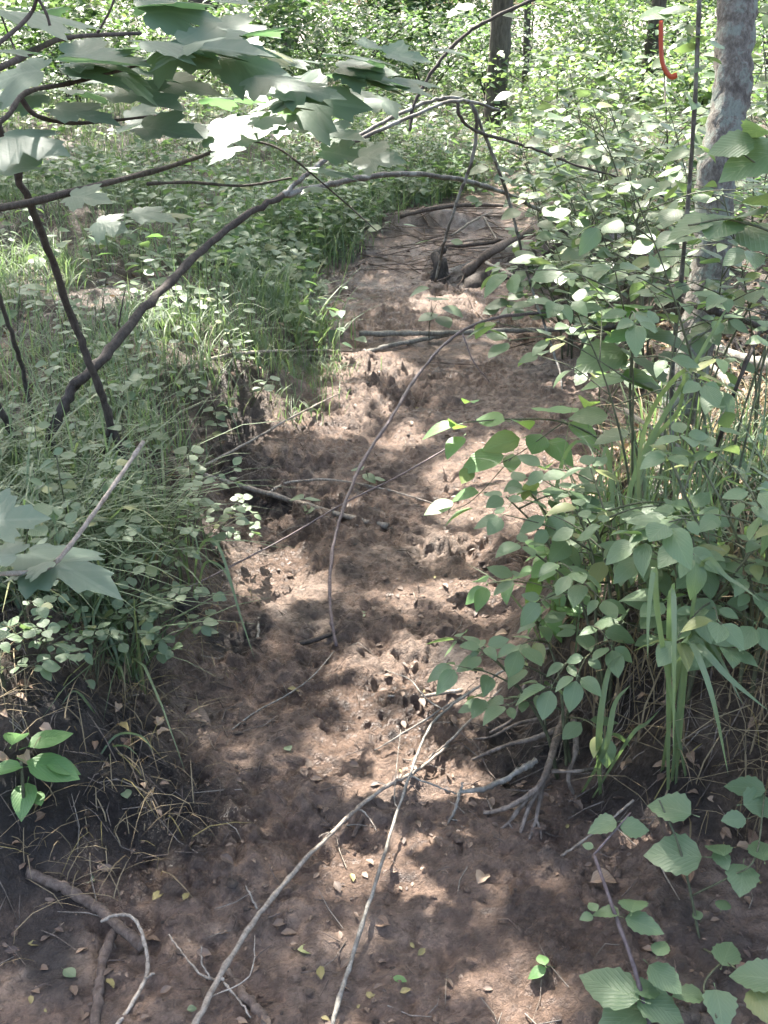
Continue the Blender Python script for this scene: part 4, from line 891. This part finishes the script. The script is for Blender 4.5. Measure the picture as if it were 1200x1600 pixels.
stick('cut_log', 'short weathered log with a sawn end at the lower left', 'log', [(40, 1362, -.005), (75, 1378, .01), (120, 1398, .016), (170, 1432, .016), (224, 1482, .014)], .015, .0135, M_brown, sides=12, knot=.05)
stick('curved_twig', 'pale hooked twig curving over the cut log end', 'twig', [(158, 1440, .035), (180, 1430, .05), (208, 1434, .05), (225, 1470, .04), (230, 1520, .025), (205, 1570, .015), (176, 1612, .005)], .004, .0055, M_pale, [([(228, 1528, .025), (240, 1520, .03)], .004, .0025)])
stick('dark_root', 'dark wet root running down to the bottom edge beside the cut log', 'root', [(178, 1452, .0), (162, 1500, .004), (155, 1550, .006), (146, 1625, .0)], .012, .0135, M_brown, sides=10)
stick('half_buried_stick', 'brown stick half buried in mud under the long pale branch', 'stick', [(355, 1515, .0), (380, 1555, .004), (410, 1585, .006), (425, 1625, .0)], .010, .013, M_brown, sides=10)
stick('short_stick', 'short dark stick lying in the mud left of the sunny patch', 'stick', [(575, 1260, .002), (562, 1285, .006), (552, 1308, .002)], .007, .007, M_brown)
stick('flat_stick', 'pale flat dry sliver lying across the mud below the holes', 'stick', [(606, 1087, .008), (650, 1089, .012), (690, 1083, .014), (722, 1078, .012)], .0035, .008, M_pale)
stick('pale_log', 'long pale stick jutting from the left bank into mid-stream', 'stick', [(310, 738, .03), (350, 752, .035), (420, 772, .03), (520, 801, .022), (606, 822, .014)], .0075, .0095, M_pale, [([(420, 770, .03), (450, 754, .035), (520, 750, .03), (590, 762, .02), (640, 775, .015), (692, 792, .005)], .006, .004)])
stick('straight_twig', 'straight thin dry twig slanting up from the left bank over mud', 'twig', [(318, 728, .03), (390, 690, .06), (460, 650, .07), (530, 615, .06)], .005, .003, M_pale)
stick('fallen_pole', 'fallen grey pole lying straight across the stream', 'pole', [(562, 521, .03), (640, 521, .05), (700, 520, .055), (800, 516, .06), (880, 514, .06), (960, 510, .05)], .013, .011, M_grey, sides=10)
stick('fallen_pole', 'thinner bent branch crossing beneath the fallen grey pole', 'pole', [(560, 556, .0), (590, 545, .02), (640, 534, .03), (700, 523, .03)], .012, .010, M_grey, sides=10)
stick('fallen_branch', 'weathered dry branch on the sunny grass left of the fallen pole', 'branch', [(290, 575, .03), (340, 558, .05), (400, 550, .06), (470, 548, .05), (550, 548, .02)], .007, .004, M_pale)
stick('purple_cane', 'long purple-brown cane arching up the middle of the stream', 'cane', [(526, 1010, .01), (517, 960, .05), (516, 890, .10), (530, 815, .14), (565, 725, .18), (610, 655, .22), (652, 588, .25), (700, 533, .27), (760, 500, .28), (840, 490, .25), (930, 492, .15), (1010, 520, .02)], .0045, .008, M_cane)
stick('purple_cane', 'purple cane trailing from the left bank across the stream', 'cane', [(170, 985, .04), (230, 945, .08), (300, 915, .12), (370, 880, .12), (450, 838, .12), (540, 785, .13), (630, 740, .14), (722, 686, .16)], .003, .0042, M_cane)
stick('thin_twig', 'dark thin twig lying on the mud left of the cane foot', 'twig', [(360, 1142, .004), (400, 1112, .008), (450, 1085, .01), (490, 1055, .01), (522, 1018, .008)], .0028, .002, M_grey)
stick('dark_stick', 'dark stick embedded across the mud near the cane foot', 'stick', [(430, 1000, .0), (470, 1005, .004), (520, 990, .006), (575, 968, .004)], .007, .006, M_bark_dark)
stick('broken_stick', 'stub of greyish stick standing on the mud under the left grass', 'stick', [(395, 1035, .003), (402, 1000, .01), (405, 965, .03)], .005, .004, M_grey)
stick('fallen_branch', 'pale dead branch at the head of the stream under the arch', 'branch', [(625, 338, .05), (680, 325, .1), (740, 320, .1), (790, 322, .05)], .016, .012, M_brown)
stick('fallen_branch', 'dead branch slanting across the head of the stream', 'branch', [(690, 385, .02), (740, 382, .05), (790, 375, .06)], .016, .013, M_brown)
stick('fallen_branch', 'mossy log lying along the hollow at the far bend', 'log', [(725, 428, .02), (765, 395, .08), (800, 375, .12), (830, 360, .14)], .03, .024, M_brown, sides=12)
stick('thin_twig', 'forked pale twig at the head of the stream', 'twig', [(705, 368, .01), (740, 345, .05), (770, 330, .06)], .01, .006, M_pale, [([(755, 338, .06), (765, 355, .03), (780, 380, .01)], .007, .005)])
stick('fallen_branch', 'pale branch slanting right above the broad-leaved sapling', 'branch', [(760, 410, .3), (820, 440, .3), (870, 480, .2), (890, 500, .05)], .008, .006, M_pale)
stick('fallen_branch', 'grey branch leaning in the thicket beside the lichen trunk', 'branch', [(1070, 530, .1), (1100, 560, .12), (1150, 610, .1), (1200, 650, .02)], .012, .010, M_grey)
stick('fallen_log', 'grey log under the reddish bank at the right edge', 'log', [(1110, 540, .1), (1150, 555, .12), (1230, 580, .1)], .018, .02, M_grey)
stick('fallen_branch', 'crossing dark branch in front of the reddish bank', 'branch', [(1050, 465, .5), (1110, 485, .55), (1160, 500, .5), (1230, 530, .4)], .009, .007, M_bark_dark)
stick('thin_twig', 'dark upright twig slanting across the sunlit litter at right', 'twig', [(1105, 800, .0), (1125, 690, .3), (1160, 580, .5), (1210, 470, .6)], .006, .004, M_bark_dark)
stick('fallen_branch', 'bare branch crossing low before the leaning trunk foot', 'branch', [(890, 655, .12), (960, 680, .15), (1020, 665, .2)], .006, .004, M_bark_dark)
stick('fallen_branch', 'dry forked branch leaning on the leaning trunk foot', 'branch', [(975, 640, .3), (1020, 670, .28), (1070, 705, .2)], .006, .004, M_pale)
stick('thin_twig', 'reddish thin twig dangling off the purple cane', 'twig', [(723, 522, .2), (740, 565, .1), (766, 598, .005)], .003, .002, M_cane)
stick('thin_twig', 'dry stick lying beside the bramble stem at the right', 'twig', [(870, 1342, .004), (905, 1318, .03), (945, 1288, .07), (990, 1250, .1)], .0042, .003, M_pale)
# root mass at the right bank
rb = G(880, 1120, .0)
rt = [([(888, 1105, .05), (868, 1160, .10), (852, 1210, .11), (835, 1235, .09), (800, 1258, .06), (772, 1268, .03), (756, 1270, .015)], .011, .004),
      ([(835, 1235, .09), (812, 1262, .05), (795, 1285, .02), (772, 1304, .005)], .0065, .003), ([(845, 1225, .09), (826, 1262, .05), (815, 1295, .02), (806, 1318, .003)], .006, .003),
      ([(848, 1220, .1), (843, 1250, .06), (836, 1285, .02), (826, 1312, .003)], .0065, .003), ([(838, 1280, .025), (845, 1300, .01), (846, 1312, .002)], .004, .002),
      ([(870, 1140, .08), (830, 1155, .06), (790, 1165, .04), (730, 1190, .008)], .007, .003), ([(860, 1120, .08), (810, 1130, .07), (770, 1150, .04), (740, 1155, .01)], .005, .002),
      ([(895, 1120, .06), (900, 1170, .09), (888, 1215, .06), (896, 1240, .01)], .008, .004), ([(795, 1285, .02), (802, 1300, .01), (800, 1316, .003)], .003, .0015),
      ([(820, 1070, .08), (812, 1100, .08), (800, 1125, .06), (765, 1145, .03)], .005, .003), ([(862, 1205, .09), (900, 1205, .09), (930, 1200, .06)], .005, .003), ([(770, 1268, .03), (764, 1255, .02), (758, 1245, .01)], .003, .0015)]
t = empty('root_mass', rb, 'tangle of exposed branching roots on the right bank edge', 'roots')
for pth_, a, b_ in rt: put_tube('root', tube([G(*p_) for p_ in pth_], a, b_, 7, 6, .14), M_root, t, rb)
stick('broken_branch', 'thick broken branch with a forked end lying below the roots', 'branch', [(838, 1188, .06), (800, 1212, .05), (755, 1232, .04), (718, 1238, .035)], .0105, .0065, M_grey,
      [([(718, 1238, .035), (714, 1255, .03), (705, 1278, .015), (692, 1298, .003)], .005, .003), ([(718, 1238, .035), (722, 1228, .05), (722, 1222, .055)], .004, .002), ([(705, 1280, .015), (735, 1285, .01), (760, 1295, .005)], .0022, .0014), ([(712, 1285, .01), (740, 1305, .006), (766, 1312, .003)], .0022, .0014)])
# stumps and overhanging clods at the far bend
for px, py, w_, h_, lab in [(685, 440, .045, .30, 'mossy broken stump in the stream under the drooping stem'), (745, 455, .06, .14, 'dark overhanging clod of roots at the far bend'), (815, 440, .06, .28, 'dark broken stump right of the clod at the far bend'), (865, 425, .08, .30, 'shadowed stump below the arching stem end')]:
    p_ = G(px, py, -.03); geo = tube([p_, p_ + np.array([.01, 0, h_ * .35]), p_ + np.array([random.gauss(0, .03), .04, h_ * .5]), p_ + np.array([random.gauss(0, .05), .09, h_ * .62])], w_ * 1.6, w_ * .4, 13, 5, .12, power=.9)
    t = empty('stump', p_, lab, 'stump'); put_tube('trunk', geo, M_bark_dark, t, p_)
    for k in range(4):
        a = k * 1.6 + random.random(); e = p_ + np.array([math.cos(a) * w_ * 2.4, math.sin(a) * w_ * 1.8, .015])
        put_tube('root', tube([p_ + np.array([0, 0, h_ * .3]), (p_ + e) / 2 + np.array([0, 0, h_ * .16]), e], w_ * .35, w_ * .1, 6, 5), M_root, t, p_)

# fallen leaves on the mud, one by one
for px, py, s, a, ms2, lab in [(327, 1307, 26, 10, L_ro, 'green fallen leaf on mud beside the dark bank'), (459, 1480, 30, 0, L_ro, 'green fallen leaf right of the long pale branch'), (610, 1528, 24, 340, L_br, 'yellow narrow fallen leaf near the bottom centre'), (95, 1508, 26, 330, L_ro, 'green fallen leaf on the black mud at lower left'),
                               (746, 1385, 32, 60, L_de, 'pale curled dead leaf on the mud in the lower right'), (135, 1378, 36, 45, L_ro, 'pale torn leaf lying beside the cut log'), (542, 965, 30, 30, L_ro, 'pale leaf stuck on mud beside the cane foot'), (455, 1180, 18, 120, L_ro, 'tiny green leaf on mud in mid-stream'), (195, 1228, 22, 290, L_ro, 'single green leaf caught on a grass stalk over the bank'),
                               (290, 1585, 16, 20, L_ro, 'tiny pale leaf at the bottom edge'), (920, 1380, 44, 10, L_de, 'grey curled dead leaf beside the bramble stem'), (1075, 1395, 60, 100, L_de, 'large brown dead leaf standing among the brambles'), (290, 1105, 40, 330, L_de, 'brown dead leaf lying on the dark bank slope'), (320, 972, 24, 60, L_ro, 'round green leaf above its twin at the bank foot'), (315, 997, 24, 20, L_ro, 'lower round green leaf at the bank foot'), (610, 1440, 28, 170, L_de, 'reddish dead leaf pressed into the mud near the grey branch'), (850, 1560, 26, 0, L_de, 'grey dead leaf on mud at the bottom right')]:
    p_ = G(px, py, .012); sz = s * depth(p_) / F
    o = put_leaf(None, (p_[0], p_[1], gz(p_[0], p_[1]) + .006), (math.cos(rad(a)), math.sin(rad(a)), .02), (random.gauss(0, .12), random.gauss(0, .12), 1), sz * 1.15, ms2, 'fallen_leaf')
    tag(o, lab, 'leaf')

# ------------------------------------------------------------------ litter, clods and fine twigs that nobody could count
N = 5200
yy = 1.1 + 7.5 * R.random(N) ** 1.3; xx = R.uniform(-.42, .42, N) * (yy + .6)
bmk = bed_mask(xx, yy); right = xx > edges(yy)[1]
ok = (bmk < .4) & (R.random(N) < np.where(right, 1.0, .45)); xx, yy = xx[ok], yy[ok]
xs = R.normal(1.3, .5, 4500); ys = R.normal(3.7, .6, 4500); ok = bed_mask(xs, ys) < .8; xx = np.concatenate([xx, xs[ok]]); yy = np.concatenate([yy, ys[ok]])
v, q, tt, uv, rn = cloud(np.stack([xx, yy, zg(xx, yy) + .006], 1), rdirs(len(xx), -.15, .25), rups(len(xx), .4), R.uniform(.018, .045, len(xx)), curled())
tag(add('leaf_litter', mesh_arrays('leaf_litter', v, q, tt, uv, (M_dead,), attrs={'rnd': rn})), 'brown dead leaf litter scattered over the banks', 'leaf litter', kind='stuff')
N = 2600
yy = 1.15 + 6.5 * R.random(N) ** 1.4; l, r_ = edges(yy); xx = l - .1 + (r_ - l + .2) * R.random(N)
ok = fbm(xx, yy, .3, 3, 511) > -.02; xx, yy = xx[ok], yy[ok]
FLAT = ovate(0.28, 3, 0, .5, .5, .1, .0, .05)
v, q, tt, uv, rn = cloud(np.stack([xx, yy, zg(xx, yy) + .003], 1), rdirs(len(xx), -.12, .12), rups(len(xx), .25), .010 + .024 * R.random(len(xx)) ** 2, FLAT)
tag(add('leaf_litter', mesh_arrays('leaf_litter', v, q, tt, uv, (M_debris,), attrs={'rnd': rn})), 'dark scraps of rotten leaves pressed into the mud', 'leaf litter', kind='stuff')
# clods
ph = (1 + 5 ** .5) / 2
ico = np.array([(-1, ph, 0), (1, ph, 0), (-1, -ph, 0), (1, -ph, 0), (0, -1, ph), (0, 1, ph), (0, -1, -ph), (0, 1, -ph), (ph, 0, -1), (ph, 0, 1), (-ph, 0, -1), (-ph, 0, 1)]) / 1.9
icf = np.array([(0, 11, 5), (0, 5, 1), (0, 1, 7), (0, 7, 10), (0, 10, 11), (1, 5, 9), (5, 11, 4), (11, 10, 2), (10, 7, 6), (7, 1, 8), (3, 9, 4), (3, 4, 2), (3, 2, 6), (3, 6, 8), (3, 8, 9), (4, 9, 5), (2, 4, 11), (6, 2, 10), (8, 6, 7), (9, 8, 1)])
N = 3000
yy = 1.1 + 5.5 * R.random(N) ** 1.4; l, r_ = edges(yy); xx = l - .25 + (r_ - l + .5) * R.random(N)
ok = fbm(xx, yy, .35, 3, 501) > -.05; xx, yy = xx[ok], yy[ok]; N = len(xx)
sz = .003 + .009 * R.random(N) ** 3
v = ico[None] * (1 + R.normal(0, .22, (N, 12, 1))) * sz[:, None, None] * np.stack([R.uniform(.8, 1.6, N), R.uniform(.8, 1.6, N), R.uniform(.3, .6, N)], 1)[:, None, :]
v = v + np.stack([xx, yy, zg(xx, yy)], 1)[:, None, :]
f = (icf[None] + (np.arange(N) * 12)[:, None, None]).reshape(-1, 3)
bmv = np.repeat(bed_mask(xx, yy), 12); dkv = np.repeat((R.random(N) < .25) * .7, 12)
tag(add('mud_crumbs', mesh_arrays('mud_crumbs', v.reshape(-1, 3), None, f, None, (M_soil,), attrs={'bed': bmv, 'dark': dkv})), 'crumbs and clods of mud strewn over the stream bed', 'mud', kind='stuff')
# fine twigs
def twig_stuff(name, label, xx, yy, L, w, mt):
    N = len(xx); a = R.random(N) * 6.28; d = np.stack([np.cos(a), np.sin(a), R.normal(0, .12, N)], 1); ll = L * R.uniform(.4, 1.3, N)
    c = np.stack([xx, yy, zg(xx, yy) + .006], 1); mid = c + np.stack([R.normal(0, .004, N), R.normal(0, .004, N), R.uniform(0, .006, N)], 1)
    e0 = c - d * ll[:, None] / 2; e1 = c + d * ll[:, None] / 2
    e0[:, 2] = zg(e0[:, 0], e0[:, 1]) + .003; e1[:, 2] = zg(e1[:, 0], e1[:, 1]) + R.uniform(.003, .02, N)
    s = np.stack([-np.sin(a), np.cos(a), np.zeros(N)], 1) * (w * R.uniform(.5, 1.4, N))[:, None]; u = np.zeros((N, 3)); u[:, 2] = w * 1.6
    v = np.stack([e0 - s, e0 + s, e0 + u, mid - s, mid + s, mid + u, e1 - s * .4, e1 + s * .4, e1 + u * .4], 1)
    q = np.array([(a_ + i_, a_ + (i_ + 1) % 3, a_ + 3 + (i_ + 1) % 3, a_ + 3 + i_) for a_ in (0, 3) for i_ in range(3)])
    q = (q[None] + (np.arange(N) * 9)[:, None, None]).reshape(-1, 4)
    tag(add(name, mesh_arrays(name, v.reshape(-1, 3), q, None, None, (mt,))), label, 'twigs', kind='stuff')
N = 330; yy = 1.2 + 7 * R.random(N) ** 1.2; xx = R.uniform(-.4, .4, N) * (yy + .5)
twig_stuff('twig_litter', 'fine pale broken twigs scattered over mud and banks', xx, yy, .09, .0013, M_pale)
N = 520; yy = 1.2 + 6 * R.random(N) ** 1.2; l, r_ = edges(yy); xx = l + (r_ - l) * R.random(N)
twig_stuff('twig_litter', 'fine dark rotten twigs pressed into the mud', xx, yy, .05, .0013, M_brown)
N = 200; xx = R.normal(.45, .45, N); yy = R.normal(8.0, .9, N)
twig_stuff('twig_litter', 'dead twigs strewn at the shaded head of the stream', xx, yy, .38, .004, M_brown)
N = 480; yy = R.uniform(1.35, 2.3, N); xx = np.interp(yy, YK, XL) - .35 + R.normal(0, .2, N)
twig_stuff('twig_litter', 'brown root fibres hanging in the dark left bank', xx, yy, .07, .0011, M_root)
N = 260; xx = R.normal(.62, .17, N); yy = R.normal(2.05, .16, N)
twig_stuff('twig_litter', 'matted dry rootlets around the exposed roots', xx, yy, .12, .0013, M_root)
